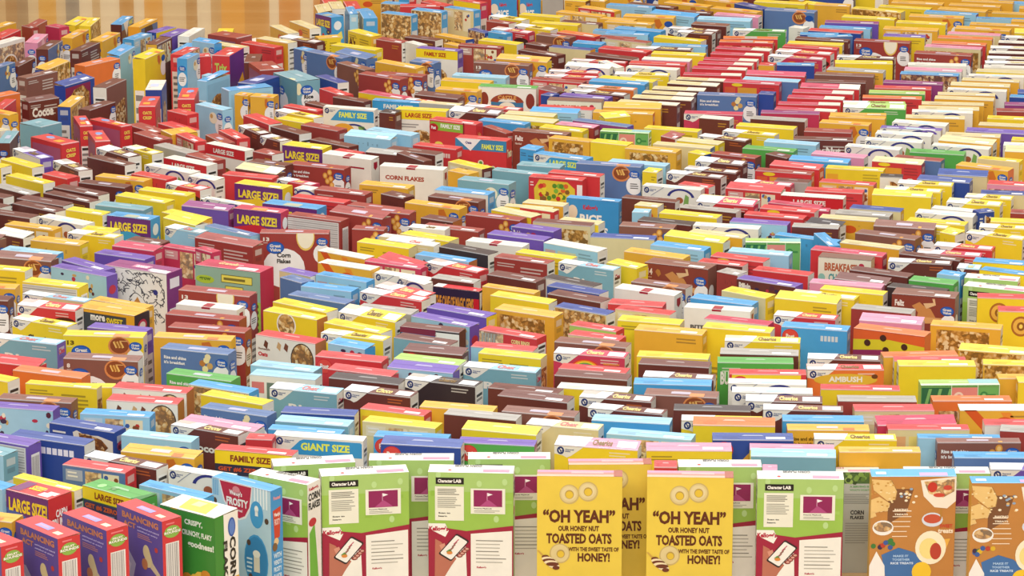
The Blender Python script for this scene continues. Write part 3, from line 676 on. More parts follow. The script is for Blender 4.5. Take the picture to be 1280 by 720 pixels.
        r('r', .05, .05, .95, .9, mixc(fc, 'k', .15), 1); e('r', .5, .4, .06, .06, 'C98A4E', 2, 1)
        r('l', .05, .05, .95, .9, mixc(fc, 'd', .4), 1); e('l', .5, .4, .06, .06, 'C98A4E', 2, 1)
    elif k == 'GN':
        e('f', .5, .3, c.w * .42, .03, 'F0EFEC', 1); logo_blob(c, 'f', .4, .14, .9, 2); pr('f', .2, .27, .8, .34, 3, '6d6a66', 2)
        r('f', .12, .5, .88, .97, 'EFEDE6', 1, part='nutrition_panel'); pr('f', .16, .52, .84, .95, 9, '8d8a86', 2, part='nutrition_panel')
    elif k == 'AR':
        r('f', 0, 0, 1, 1, 'EDE9DD', 1)
        if c.w > .15:
            for u in (.1, .9): e('f', u, .16, .016, .028, '8A3A30', 2)
            arc(c, 'f', .5, .2, .062, .035, '9A4630', .55, 3); t('f', 'CASTLE', .34, .10, .66, .15, 'D9A05A', 4); r('f', .22, .18, .78, .4, '3E78A0', 2); e('f', .5, .25, .03, .02, 'F0E6D0', 3)
            pl('f', [(0, 0), (.04, 0), (.04, .4), (0, .4)], 'F2EEE4', 3)
        t('r', 'oat', .2, .2, .8, .26, '4a8a3a', 2); e('r', .5, .35, c.t * .3, .03, 'C9A050', 2)
    elif k in ('PF', 'FS2'):
        if k == 'PF':
            r('f', .02, .02, .72, .12, '8DB53A', 1); t('f', 'FAMILY SIZE', .24, .035, .66, .085, 'F2F4E4'); e('f', .09, .09, .018, .014, 'B81E2A', 3); t('f', 'Post', .04, .07, .14, .11, 'F4EDE8', 5); r('f', .72, 0, .75, .2, '8A1A22', 3)
            t('r', 'Ho', .3, .1, .7, .16, 'E8B06A', 2); e('r', .5, .3, c.t * .3, .03, 'C98A4E', 2, 1); e('f', .2, .28, .016, .009, 'E9D25A', 2)
        else:
            r('f', 0, 0, 1, .13, '3F86B0', 1); pl('f', [(.02, 0), (.5, 0), (.3, .14)], 'F2EFEA', 2); t('f', 'FAMILY SIZE', .52, .05, .94, .11, 'E8EE5A'); t('f', 'Oats', .2, .03, .32, .06, '34357E', 3)
            for u, v in ((.3, .3), (.5, .27), (.62, .32), (.74, .33)): e('f', u, v, .01, .01, 'E8DCC0', 2); e('f', u, v, .006, .006, '5A9A4A', 3)
            t('r', 'Treats', .12, .1, .9, .2, 'E8E8C0', 2); c.nutrition('r', .45)
    elif k == 'TR':
        r('f', 0, 0, 1, 1, 'C8323A', 1); pl('f', [(.1, .12), (.2, .02), (.72, .03), (.86, .1), (.88, .32), (.12, .34)], 'E0C03A', 2)
        for i in range(34): e('f', .16 + .64 * R(), .07 + .24 * R(), .008, .008, random.choice(['7FB03A', 'D8622E', 'E9D03A', 'C8342E', '8a5a2a', '58882E']), 3, n=7)
        r('f', .9, .05, 1, .3, 'F0E0DC', 2); r('f', 0, .35, 1, .42, '3A4C90', 4); pr('f', .03, .04, .1, .1, 2, 'F0D0C8', 2)
    elif k == 'RC':
        r('f', 0, 0, 1, 1, '3A90CC', 1); t('f', "Kellogg's", .32, .06, .6, .13, 'C8303E', 3)
        t('f', 'RICE', .26, .165, .68, .27, 'F2EEE8', 4); t('f', 'KRISPIES', .12, .3, .8, .4, 'F2EEE8', 4); e('f', .12, .15, .016, .022, 'E8D4BC', 2); bowl(c, .5, .68, .07, .04); t('r', 'RICE', .3, .12, .8, .17, 'E8F0F4', 3); t('r', 'KRISPIES', .2, .19, .9, .24, 'E8F0F4', 3)
    elif k == 'LC':
        corner_logo(c); rainbow(c); side_art(c, 'a', 'w')
    elif k == 'OB':
        r('f', .1, .04, 1, .8, '4A6A9A', 1); pl('f', [(.3, .04), (.7, .04), (.9, .4), (.2, .5)], '3a2a2a', 2); bowl(c, .55, .3, .04, .04)
        r('l', 0, 0, 1, 1, 'E9A02E', 1); e('l', .5, .2, c.t * .3, .02, 'C9702E', 2)
    elif k == 'MN':
        r('f', .02, .03, .86, .9, '8E2A50', 1); pl('f', [(.1, .2), (.3, .08), (.6, .05), (.8, .15), (.8, .6), (.1, .7)], 'B98746', 2, 1); r('r', .2, .1, .8, .3, 'B0C4E0', 1)
        r('l', 0, 0, 1, 1, '1F3E9A', 1); e('l', .5, .25, c.t * .36, .024, '7FB0DC', 2); r('l', .2, .6, .8, .9, '7FB0DC', 2)
    elif k == 'BN':
        pl('f', [(.3, .3), (.9, .2), (.95, .8), (.4, .9)], '7A4632', 1, 1); c.nutrition('l', .12)
    elif k == 'TX':
        c.rect('f', .08, .3, .92, .97, 'EFEDE6', 1); t('f', 'Trix', .15, .1, .85, .22, 'B8C85A'); pr('f', .14, .34, .86, .94, 10, '8d8a86')
        r('r', 0, 0, 1, .5, '4A3A90', 1); pl('r', [(0, .6), (.9, .3), (1, .45), (.1, .8)], 'E0B83A', 2)
    elif k == 'RI':
        r('f', 0, 0, 1, 1, '6F9FAA', 1)
        e('f', .45, .33, .035, .04, 'F0EFEC', 2); logo_blob(c, 'f', .36, .18, 1.1, 3)
        e('r', .58, .24, c.t * .4, .036, 'F0EFEC', 2); logo_blob(c, 'r', .42, .12, 1.2, 3); t('r', 'Rice', .3, .18, .7, .23, '3a3634', 4); t('r', 'Crisps', .3, .25, .85, .3, '3a3634', 4); e('r', .08, .1, .012, .022, 'E9E2B8', 2)
        e('t', .75, .06, .02, .01, 'E9E2B8', 2)
# code, writing, x, y, heading, width, depth, height, label
BOXES = [
('X p r r','BA',-1.1188,6.8267,-0.811,0.165,0.057,0.2896,'red cereal box with purple BALANCING ACT front, in front of golden oval-label box'),
('X p r r','BA',-0.9997,6.8671,-0.842,0.1603,0.057,0.2934,'red cereal box with purple BALANCING ACT front, in front of BALANCING ACT box'),
('X p r r','BA',-0.9057,6.9334,-0.834,0.165,0.057,0.2901,'red cereal box with purple BALANCING ACT front, behind BALANCING ACT box'),
('X p r r','BA',-0.7944,6.9897,-0.835,0.1667,0.0523,0.2911,'red cereal box with purple BALANCING ACT front, in front of pale blue picture box'),
('X G w G','KC',-0.688,7.0162,-0.65,0.161,0.0749,0.2899,'green cereal box reading CRISPY with white CORN FLAKES end'),
('X v r r','CK',-1.0543,7.1303,-0.634,0.1287,0.075,0.291,'red and purple LARGE SIZE! cereal box, cereal name on end'),
('M l s s','',-0.7487,7.139,-0.594,0.1843,0.0377,0.2897,'sky blue-topped pale blue cereal box with cream picture panels, behind green CORN FLAKES box'),
('X G G G','GS',-0.8764,7.1481,-0.686,0.1778,0.058,0.2868,'green cereal box with yellow LARGE SIZE banner'),
('X l s l','FR',-0.5945,7.1764,-0.655,0.1758,0.0388,0.2958,'pale blue cereal box with red FROSTY shield'),
('X o s o','RK',1.1272,7.201,0.0,0.1919,0.045,0.2922,'brown cereal box back with blue top and treat recipe, in front of white-cornered purple box'),
('P y y w','',-1.0461,7.2296,-0.606,0.1851,0.0346,0.2783,'plain yellow cereal box, behind red and purple LARGE SIZE! box'),
('X w w w','KG',-0.5143,7.2398,-0.539,0.1597,0.0517,0.2883,'lime green backed corn flakes box with crimson picture, behind FROSTY box'),
('X y f y','OY',0.4031,7.2424,-0.048,0.1945,0.043,0.2921,'yellow cereal box reading OH YEAH, HONEY, in front of red box'),
('X w w w','KG',0.6516,7.2428,-0.036,0.1945,0.0466,0.2884,'lime green backed corn flakes box with crimson picture, in front of pink box'),
('X o s o','RK',0.9077,7.2514,0.012,0.192,0.0372,0.2902,'brown cereal box back with blue top and treat recipe, in front of lime green box'),
('X y f y','OY',0.1537,7.2613,-0.031,0.1927,0.043,0.2885,'yellow cereal box reading OH YEAH, HONEY, in front of OH YEAH box'),
('X w w w','KG',-0.3366,7.2763,0.167,0.1994,0.052,0.2902,'lime green backed corn flakes box with crimson picture, in front of beige picture box'),
('X w w w','KG',-0.0922,7.2888,-0.061,0.1938,0.052,0.2897,'lime green backed corn flakes box with crimson picture, in front of lime green box'),
('A w w w','',-0.7038,7.2949,-0.436,0.1627,0.0325,0.2818,'white cereal box with purple arc, behind pale blue picture box'),
('X w w w','KG',0.9897,7.3007,-0.012,0.1936,0.0442,0.2831,'lime green backed corn flakes box with crimson picture, behind treat recipe box'),
('M d r r','',-0.9412,7.3102,-0.418,0.1648,0.0489,0.2912,'red-topped denim blue cereal box with cream picture panels'),
('X w w w','KG',0.474,7.322,-0.012,0.1899,0.052,0.2928,'lime green backed corn flakes box with crimson picture, behind OH YEAH box'),
('X y f y','OY',0.2245,7.3502,0.019,0.1903,0.043,0.2883,'yellow cereal box reading OH YEAH, HONEY, behind OH YEAH box'),
('X w w w','KG',-0.4557,7.3514,0.175,0.1874,0.052,0.29,'lime green backed corn flakes box with crimson picture, behind lime green box, in foreground left'),
('C b b w','',-0.8863,7.363,-0.526,0.2049,0.0455,0.288,'dark brown cereal box with white logo corner, behind denim blue picture box'),
('X w w w','KG',-0.2307,7.3689,0.0,0.1941,0.052,0.294,'lime green backed corn flakes box with crimson picture, in front of navy oval-logo box'),
('P t l w','',0.6469,7.3806,-0.063,0.1946,0.0336,0.2958,'plain pale blue-topped teal cereal box, behind pink box'),
('X w w w','KG',-0.0064,7.3813,0.0,0.1889,0.052,0.2927,'lime green backed corn flakes box with crimson picture, behind lime green box, in foreground centre'),
('P d s d','',1.117,7.3942,-0.024,0.1997,0.0476,0.291,'plain sky blue-topped denim blue cereal box, behind white-cornered purple box'),
('V o o o','',-0.8079,7.4094,-0.324,0.185,0.0505,0.2933,'golden cereal box with small white oval, behind white-cornered dark brown box'),
('X g w g','KV',0.7487,7.422,0.0,0.2034,0.0322,0.245,'grey backed CORN FLAKES box with leafy green strip'),
('B k r w','FAMILY SIZE',-0.5918,7.4371,-0.277,0.1896,0.0445,0.2896,'red-topped cereal box with yellow FAMILY SIZE banner'),
('U y f w','',0.4106,7.4567,-0.019,0.198,0.0511,0.2895,'pink-topped yellow cereal box with rows of small print'),
('P o o o','',0.8534,7.4586,-0.013,0.1886,0.0367,0.283,'plain golden cereal box, behind treat recipe box'),
('P y f w','',0.6509,7.4684,-0.063,0.1959,0.0431,0.2852,'plain pink-topped yellow cereal box'),
('D n n w','',-0.2083,7.4826,-0.185,0.1901,0.0421,0.2918,'navy cereal box with red oval logo, behind lime green box'),
('C y f w','',0.2004,7.488,-0.223,0.1972,0.0491,0.2866,'pink-topped yellow cereal box with white logo corner'),
('D G p v','NEW!',-0.0339,7.5019,-0.16,0.1812,0.0441,0.2898,'green cereal box reading NEW!, red oval logo'),
('V B B B','Rise and shine',1.0887,7.5032,0.0,0.195,0.0335,0.2919,'light brown cereal box reading Rise and shine'),
('Z p p p','',-1.2044,7.5237,-0.504,0.215,0.0479,0.2937,'purple cereal box with grey ruled front'),
('D n n n','',0.5638,7.527,-0.027,0.1884,0.0493,0.2932,'navy cereal box with red oval logo, behind yellow box'),
('C y y w','',0.8043,7.5342,-0.033,0.1913,0.048,0.291,'yellow cereal box with white logo corner, behind golden box, lower down far right'),
('K n n w','honey',-1.0783,7.535,-0.416,0.2031,0.0476,0.289,'navy cereal box with row of white squares'),
('P l s l','',1.0493,7.5487,-0.039,0.193,0.0351,0.2878,'plain sky blue-topped pale blue cereal box, behind light brown Rise and shine box'),
('G w w w','GIANT SIZE',-0.4516,7.552,-0.221,0.2201,0.0339,0.2873,'white-topped cereal box with blue GIANT SIZE banner'),
('V l l l','',-0.8269,7.5532,-0.337,0.1805,0.0452,0.2875,'pale blue cereal box with small white oval, behind golden oval-label box'),
('D s s s','',-0.2344,7.5624,-0.181,0.1765,0.0458,0.2866,'sky blue cereal box with red oval logo, behind navy oval-logo box'),
('M l l l','',0.3272,7.563,-0.265,0.2039,0.0507,0.2895,'pale blue cereal box with cream picture panels'),
('P y y w','',-0.0242,7.5891,-0.298,0.1834,0.0486,0.2929,'plain yellow cereal box, behind green NEW! box'),
('C b b w','Cocoa',-0.7162,7.61,-0.496,0.1896,0.0431,0.2896,'dark brown cereal box with white corner, reading Cocoa'),
('E c r r','',0.9844,7.6147,-0.013,0.1925,0.0432,0.2908,'red-topped beige cereal box with small coloured panels, behind pale blue box'),
('V o o O','Rise and shine',0.7487,7.6211,-0.033,0.1935,0.0473,0.2877,'golden cereal box reading Rise and shine'),
('C c c w','',0.1258,7.6365,-0.295,0.1781,0.0489,0.2907,'beige cereal box with white logo corner'),
('N n n n','',-1.0083,7.6406,-0.473,0.185,0.0488,0.2879,'navy cereal box with pale wave picture, behind navy picture box'),
('P y O y','',0.5279,7.647,-0.067,0.1944,0.0404,0.29,'plain orange-topped yellow cereal box'),
('M c y y','',-0.2609,7.6654,-0.343,0.1858,0.0498,0.2874,'yellow-topped beige cereal box with cream picture panels, behind sky blue oval-logo box'),
('P t l l','',-0.4699,7.6675,-0.254,0.1814,0.0508,0.2905,'plain pale blue-topped teal cereal box, behind sky blue box'),
('P s l s','',0.2863,7.674,-0.189,0.1878,0.0486,0.2919,'plain pale blue-topped sky blue cereal box'),
('P s s s','',0.7426,7.6878,-0.041,0.1931,0.0462,0.2896,'plain sky blue cereal box, behind golden Rise and shine box'),
('P b g w','',-0.0699,7.7137,-0.318,0.1819,0.0443,0.2917,'plain grey-topped dark brown cereal box, behind yellow box, lower down centre'),
('M l s s','',-0.9462,7.7259,-0.192,0.1735,0.0466,0.2922,'sky blue-topped pale blue cereal box with cream picture panels, behind navy wave box'),
('P n n w','',-0.4621,7.7432,-0.184,0.1814,0.0462,0.2909,'plain navy cereal box, behind teal box'),
('H B B w','',0.069,7.7493,-0.282,0.1815,0.0495,0.2888,'light brown cereal box with honey dipper picture, behind white-cornered beige box'),
('E y r r','',-0.2794,7.7578,-0.391,0.1679,0.0463,0.2908,'red-topped yellow cereal box with small coloured panels'),
('C b b w','Cheerios',0.2789,7.762,-0.307,0.1857,0.0471,0.2918,'dark brown cereal box with white logo corner, behind sky blue box, lower down centre'),
('V d d d','Rise and shine',-0.6596,7.7687,-0.451,0.1838,0.0461,0.2877,'denim blue cereal box reading Rise and shine, behind white box'),
('S o w o','',1.1762,7.7719,0.0,0.1963,0.0454,0.2917,'white-topped golden cereal box with orange swirls, behind white box'),
('M c r c','',0.9212,7.7798,0.0,0.1919,0.0503,0.2885,'red-topped beige cereal box with cream picture panels, behind crimson box'),
('P b k b','',0.4837,7.7807,-0.087,0.1848,0.0441,0.288,'plain black-topped dark brown cereal box, behind white-cornered yellow box'),
('C b B w','',0.7033,7.7808,-0.084,0.1921,0.0454,0.2882,'light brown-topped dark brown cereal box with white logo corner'),
('P o o o','',-0.129,7.7827,-0.259,0.1833,0.045,0.2908,'plain golden cereal box, behind dark brown box, lower down centre'),
('J l p p','',-1.1964,7.8005,-0.24,0.1979,0.0462,0.2877,'purple-topped pale blue cereal box dotted with berries, behind purple ruled box'),
('C b b w','',0.6619,7.8445,-0.081,0.1858,0.0516,0.2917,'dark brown cereal box with white logo corner, behind white-cornered dark brown box, lower down right'),
('P m g m','',0.8882,7.8499,-0.036,0.1906,0.0486,0.2917,'plain grey-topped brick red cereal box, behind beige picture box'),
('Q w r w','',-0.8936,7.8527,-0.212,0.1811,0.0511,0.2884,'red-topped white cereal box with printed bowl of cereal, behind pale blue picture box'),
('C b b w','Cheerios',0.2573,7.8563,-0.269,0.18,0.051,0.2939,'dark brown cereal box with white logo corner, behind white-cornered dark brown box, lower down centre'),
('P b b w','',0.0586,7.8659,-0.371,0.1813,0.0513,0.2923,'plain dark brown cereal box, behind light brown honey dipper box, lower down centre'),
('H B B B','13',-1.1587,7.8682,-0.216,0.1912,0.0474,0.2869,'light brown cereal box marked 13 with honey dipper picture, behind pale blue berry box'),
('R O O O','',1.1209,7.8704,0.0,0.1928,0.0478,0.2861,'orange cereal box with picture band'),
('P y y w','',-0.6711,7.8717,-0.528,0.1823,0.0489,0.288,'plain yellow cereal box, behind denim blue Rise and shine box'),
('H B B w','',0.4155,7.896,-0.178,0.179,0.0514,0.2909,'light brown cereal box with honey dipper picture, behind dark brown box, lower down right'),
('A w w w','',0.6389,7.917,-0.07,0.1972,0.0508,0.2927,'white cereal box with purple arc, behind white-cornered dark brown box'),
('C b b w','Choco',-0.3218,7.9248,-0.374,0.1783,0.0506,0.2881,'dark brown cereal box with white corner, reading Choco'),
('Q w r w','',-0.8832,7.9346,-0.274,0.1953,0.0504,0.2938,'red-topped white cereal box with printed bowl of cereal, behind white bowl box'),
('P b b w','',0.0341,7.9381,-0.323,0.1799,0.0496,0.2919,'plain dark brown cereal box, behind dark brown box, lower down centre'),
('P y r w','',0.8568,7.9406,-0.072,0.1935,0.0443,0.293,'plain red-topped yellow cereal box, behind brick red box'),
('C t l w','Rice',-0.5055,7.9482,-0.32,0.1775,0.0496,0.2879,'teal cereal box with white corner, reading Rice, behind navy box'),
('U y y c','',-1.1052,7.9526,-0.264,0.1886,0.0326,0.2977,'yellow cereal box with rows of small print, behind light brown honey dipper box'),
('F c s s','',-0.7108,7.9533,-0.495,0.1765,0.0461,0.2916,'sky blue-topped beige cereal box with cereal pictures all over'),
('E y w y','',0.2034,7.9638,-0.236,0.1793,0.0484,0.2866,'white-topped yellow cereal box with small coloured panels'),
('P s s s','',0.3984,7.992,-0.103,0.1917,0.048,0.2916,'plain sky blue cereal box, behind light brown honey dipper box'),
('X L L L','LF',1.1073,7.9927,0.029,0.1956,0.0454,0.2898,'white topped cereal box with green leaf stripes and pink panel, behind orange picture box'),
('C k k w','',-0.1686,8.0077,-0.383,0.1886,0.0512,0.2919,'black cereal box with white logo corner'),
('A w w w','',0.6339,8.011,-0.081,0.1927,0.048,0.2871,'white cereal box with purple arc, behind white arc box, lower down right'),
('P b k w','',-0.3602,8.0378,-0.348,0.187,0.0501,0.2875,'plain black-topped dark brown cereal box, behind dark brown Choco box'),
('P b b w','',0.2026,8.0656,-0.257,0.1863,0.052,0.2886,'plain dark brown cereal box, behind yellow picture box'),
('V G G G','Rise and shine',-0.7713,8.0693,-0.424,0.1847,0.0472,0.2877,'green cereal box reading Rise and shine'),
('E w l w','',-0.565,8.07,-0.292,0.1743,0.0512,0.2888,'pale blue-topped white cereal box with small coloured panels'),
('D y r r','',0.64,8.0865,-0.038,0.1914,0.0465,0.2907,'red-topped yellow cereal box with red oval logo'),
('V O O O','',-1.1542,8.0957,-0.397,0.1978,0.0438,0.288,'orange cereal box with small white oval, behind yellow box'),
('C O r w','AMBUSH',0.8366,8.1186,-0.015,0.1914,0.0476,0.2939,'orange cereal box with white corner, reading AMBUSH'),
('J l p p','',-0.2228,8.1202,-0.337,0.1758,0.0487,0.2915,'purple-topped pale blue cereal box dotted with berries, behind white-cornered black box'),
('C t l t','Rice',-0.0246,8.1409,-0.308,0.1919,0.0443,0.2871,'teal cereal box with white corner, reading Rice, behind dark brown box'),
('P l l t l','',-0.5686,8.142,-0.383,0.1758,0.0511,0.2907,'plain pale blue cereal box, behind white picture box'),
('P y y w','',1.0707,8.1541,-0.015,0.1939,0.0457,0.2934,'plain yellow cereal box, behind leaf striped box'),
('F o y c','',1.2859,8.1687,-0.116,0.1896,0.05,0.2909,'yellow-topped golden cereal box with cereal pictures all over, behind golden box'),
('P b b w','',0.413,8.1834,-0.214,0.1801,0.0488,0.2862,'plain dark brown cereal box, behind white-cornered dark brown box, lower down right'),
('U G G G','BURST',0.6164,8.1876,-0.054,0.1915,0.0513,0.2924,'green cereal box reading BURST'),
('P c L w','',-0.2076,8.189,-0.378,0.1798,0.0493,0.2938,'plain lime green-topped beige cereal box'),
('D r r r','',-0.4069,8.2178,-0.334,0.1811,0.0488,0.2931,'red cereal box with red oval logo, behind red box'),
('C b b w','',0.845,8.2296,-0.117,0.1838,0.0507,0.2885,'dark brown cereal box with white logo corner, behind orange AMBUSH box'),
('H B B w','8',-1.0408,8.2341,-0.168,0.1964,0.0491,0.287,'light brown cereal box marked 8 with honey dipper picture'),
('P o o o','',1.4517,8.2342,0.0,0.185,0.056,0.285,'plain golden cereal box, right of yellow box'),
('P y y w','',0.4126,8.2552,-0.181,0.1827,0.05,0.2867,'plain yellow cereal box, behind dark brown box, lower down centre'),
('U y y c','',0.0015,8.2618,-0.361,0.1701,0.0453,0.2885,'yellow cereal box with rows of small print, behind teal Rice box'),
('P b g w','',0.6321,8.2629,-0.106,0.1993,0.0471,0.293,'plain grey-topped dark brown cereal box, behind green BURST box'),
('C a a w','',0.2033,8.2779,-0.268,0.1873,0.0491,0.2862,'crimson cereal box with white corner and rainbow, behind yellow box'),
('F o y c','',1.2447,8.2852,-0.288,0.1964,0.0482,0.2916,'yellow-topped golden cereal box with cereal pictures all over, behind golden cereal picture box'),
('V d d d','Rise and shine',-0.8037,8.2926,-0.349,0.19,0.0512,0.2928,'denim blue cereal box reading Rise and shine, behind green Rise and shine box'),
('J l s s','',-0.4138,8.3498,-0.56,0.1152,0.0473,0.289,'sky blue-topped pale blue cereal box dotted with berries'),
('H B B w','',0.2087,8.3564,-0.325,0.1919,0.0519,0.2927,'light brown cereal box with honey dipper picture, behind rainbow box'),
('C t l p','Rice',-1.2621,8.3897,-0.37,0.2135,0.0479,0.2936,'teal cereal box with white corner, reading Rice, behind red box'),
('C y y w','',0.6498,8.3909,-0.12,0.1941,0.0471,0.2903,'yellow cereal box with white logo corner, behind dark brown box, mid-height centre'),
('P t b w','',-0.2227,8.3939,-0.501,0.1675,0.0475,0.2902,'plain dark brown-topped teal cereal box'),
('V o o o','',-0.8237,8.4084,-0.188,0.2082,0.0447,0.2936,'golden cereal box with small white oval, behind denim blue Rise and shine box'),
('Q w r w','',-0.5743,8.4088,-0.526,0.1853,0.0512,0.2925,'red-topped white cereal box with printed bowl of cereal, behind pale blue box'),
('E c r r','',0.2217,8.4409,-0.443,0.1457,0.0456,0.2875,'red-topped beige cereal box with small coloured panels, behind light brown honey dipper box'),
('C y y w','',-0.4069,8.4469,-0.44,0.1834,0.0456,0.288,'yellow cereal box with white logo corner, behind pale blue berry box'),
('X r r r','CR',0.002,8.4615,-0.56,0.1773,0.0481,0.2904,'red cereal box with corn ring picture'),
('X O O O','FS',0.9949,8.4795,-0.457,0.1966,0.0485,0.2912,'orange cereal box with yellow band of brown dots'),
('P o o o','',0.4162,8.4936,-0.305,0.1837,0.0513,0.2881,'plain golden cereal box, in front of yellow small-print box'),
('P y y w','',0.5944,8.5026,-0.308,0.1829,0.0502,0.292,'plain yellow cereal box, behind white-cornered yellow box, mid-height far left'),
('P p p p p','',-1.0288,8.5088,-0.339,0.1666,0.0498,0.2901,'plain purple cereal box, behind yellow honey dipper box'),
('D s s s','',0.7985,8.5159,-0.275,0.1752,0.0501,0.2916,'sky blue cereal box with red oval logo, behind white-cornered dark brown box'),
('E L r r','',0.2232,8.5191,-0.538,0.1397,0.0452,0.2905,'red-topped lime green cereal box with small coloured panels'),
('X k b k','CO',-0.2081,8.5218,-0.385,0.1692,0.0443,0.2868,'brown topped cereal box reading CREME COOKIE on blue'),
('P y y w','',-0.4058,8.5364,-0.626,0.1905,0.0481,0.287,'plain yellow cereal box, behind white-cornered yellow box, mid-height far right'),
('F o o w','',1.1985,8.544,-0.262,0.1851,0.0497,0.2883,'golden cereal box with cereal pictures all over, behind golden cereal picture box'),
('C y y w','Cheerios',-1.2347,8.5688,-0.512,0.1807,0.0454,0.2924,'yellow cereal box with white logo corner, behind teal Rice box'),
('E w a a','',0.6005,8.5823,-0.416,0.1796,0.0467,0.2913,'crimson-topped white cereal box with small coloured panels'),
('E f f f','',1.0061,8.5878,-0.294,0.1667,0.0463,0.2889,'pink cereal box with small coloured panels'),
('J l p p p','',-0.1769,8.5973,-0.625,0.1934,0.0446,0.2875,'purple-topped pale blue cereal box dotted with berries, behind CREME COOKIE box'),
('C r r w','',0.7818,8.619,-0.297,0.1664,0.0491,0.294,'red cereal box with white logo corner, behind sky blue oval-logo box'),
('V m m m','',-0.8154,8.6447,-0.342,0.215,0.0482,0.2878,'brick red cereal box with small white oval, behind brick red oval-label box, mid-height left'),
('C y y w','',-0.3725,8.6469,-0.599,0.1882,0.0498,0.2868,'yellow cereal box with white logo corner, behind yellow box, mid-height left'),
('Q y y w','',-0.5789,8.6659,-0.583,0.1786,0.0475,0.287,'yellow cereal box with printed bowl of cereal'),
('F o o o','',0.045,8.677,-0.515,0.1835,0.0501,0.29,'golden cereal box with cereal pictures all over, behind red corn ring box'),
('P p p y','',-0.1345,8.6843,-0.588,0.193,0.0495,0.29,'plain purple cereal box, behind pale blue berry box'),
('M c r w','',0.3578,8.6853,-0.433,0.1572,0.0472,0.291,'red-topped beige cereal box with cream picture panels, behind yellow small-print box'),
('O y r y','',1.3827,8.6925,-0.103,0.1608,0.0515,0.2902,'red-topped yellow cereal box with printed ring, in front of yellow picture box'),
('P g g w','',-0.3338,8.7026,-0.415,0.164,0.049,0.2888,'plain grey cereal box, behind white-cornered yellow box'),
('X k o k','SW',-1.0713,8.7076,-0.499,0.1899,0.07,0.2887,'golden cereal box with black panel reading more SWEET'),
('W w w w','',0.5563,8.7198,-0.277,0.182,0.0496,0.2891,'white cereal box with dark red crest, behind white picture box'),
('C r r w','',-1.2401,8.7205,-0.385,0.1771,0.0445,0.2925,'red cereal box with white logo corner, behind white-cornered yellow box, mid-height left'),
('W w w w','',-0.811,8.7297,-0.375,0.1816,0.0485,0.2927,'white cereal box with dark red crest, behind brick red oval-label box'),
('P s s s','',0.5751,8.7913,-0.482,0.1819,0.0453,0.2913,'plain sky blue cereal box, behind white crested box'),
('P y y w','',0.8027,8.8008,-0.379,0.1746,0.0486,0.2913,'plain yellow cereal box, behind white-cornered red box, mid-height left'),
('P d d d d','',-0.5171,8.8147,-0.562,0.191,0.0445,0.2915,'plain denim blue cereal box, behind yellow box'),
('P y y w','',0.0314,8.8176,-0.533,0.1837,0.0447,0.2897,'plain yellow cereal box, behind golden cereal picture box'),
('O y r y','',1.341,8.8184,-0.11,0.1545,0.0459,0.2938,'red-topped yellow cereal box with printed ring, behind yellow picture box'),
('V b b b','',-1.4444,8.8302,-0.197,0.1734,0.047,0.2885,'dark brown cereal box with small white oval, in front of golden oval-label box'),
('C c l w','',-1.2369,8.842,-0.466,0.2031,0.0382,0.2875,'pale blue-topped beige cereal box with white logo corner'),
('C r r w','',-0.3179,8.843,-0.54,0.1992,0.0457,0.291,'red cereal box with white logo corner, behind grey box, mid-height right'),
('C y y y','',0.852,8.8466,-0.386,0.181,0.0499,0.2909,'yellow cereal box with white logo corner, behind yellow box, mid-height far right'),
('X B B B','FE',1.1269,8.853,-0.3,0.1733,0.065,0.2936,'large brown cereal box reading Feliz Navidad, behind golden cereal picture box, mid-height right'),
('P c y y','',0.6454,8.8589,-0.666,0.1445,0.051,0.2932,'plain yellow-topped beige cereal box, behind sky blue box'),
('P o o o','',-0.0022,8.889,-0.52,0.1642,0.0328,0.2971,'plain golden cereal box, in front of dark brown box, mid-height right'),
('W w w w','',0.3731,8.8947,-0.493,0.1822,0.0509,0.2916,'white cereal box with dark red crest, behind red box'),
('C r r w','',-0.2933,8.9109,-0.714,0.1846,0.0481,0.2863,'red cereal box with white logo corner, behind white-cornered red box, mid-height left'),
('P k k k','',1.1167,8.9364,-0.44,0.1632,0.0478,0.2873,'plain black cereal box, behind Feliz box'),
('V o o o','',-1.4466,8.9439,-0.146,0.1793,0.0456,0.2912,'golden cereal box with small white oval, behind dark brown oval-label box, mid-height centre'),
('P f f f','',0.9243,8.9727,-0.309,0.2022,0.0424,0.29,'plain pink cereal box, behind yellow box'),
('P b g w','',-0.1549,9.01,-0.5,0.1344,0.041,0.2937,'plain grey-topped dark brown cereal box, behind MAGIC GEMS box'),
('P b b b','',0.9735,9.021,-0.477,0.1538,0.0411,0.2872,'plain dark brown cereal box, behind pink box'),
('X w w w','KG',1.3346,9.04,-0.307,0.1481,0.046,0.289,'lime green backed corn flakes box with crimson picture, behind lime green box, mid-height centre'),
('A w w w','',-0.3008,9.0836,-0.553,0.1789,0.0326,0.2838,'white cereal box with purple arc, behind white arc box, mid-height far right'),
('P c p w','',-0.5937,9.1015,-0.666,0.1163,0.0408,0.2889,'plain purple-topped beige cereal box'),
('J l p p p','',-1.1976,9.1088,-0.605,0.2065,0.0458,0.2935,'purple-topped pale blue cereal box dotted with berries, behind yellow ruled box'),
('C b l l','',1.2852,9.151,-0.292,0.0631,0.0477,0.2918,'pale blue-topped dark brown cereal box with white logo corner'),
('C t l w','Rice',0.2183,9.1629,-0.538,0.1783,0.0427,0.2946,'teal cereal box with white corner, reading Rice, behind white wave box'),
('X t a a','GE',-0.7819,9.1669,-0.448,0.2099,0.075,0.2906,'sage green fronted cereal box with crimson end'),
('M a a a','',-0.3272,9.168,-0.518,0.1852,0.0337,0.297,'crimson cereal box with cream picture panels, behind white arc box'),
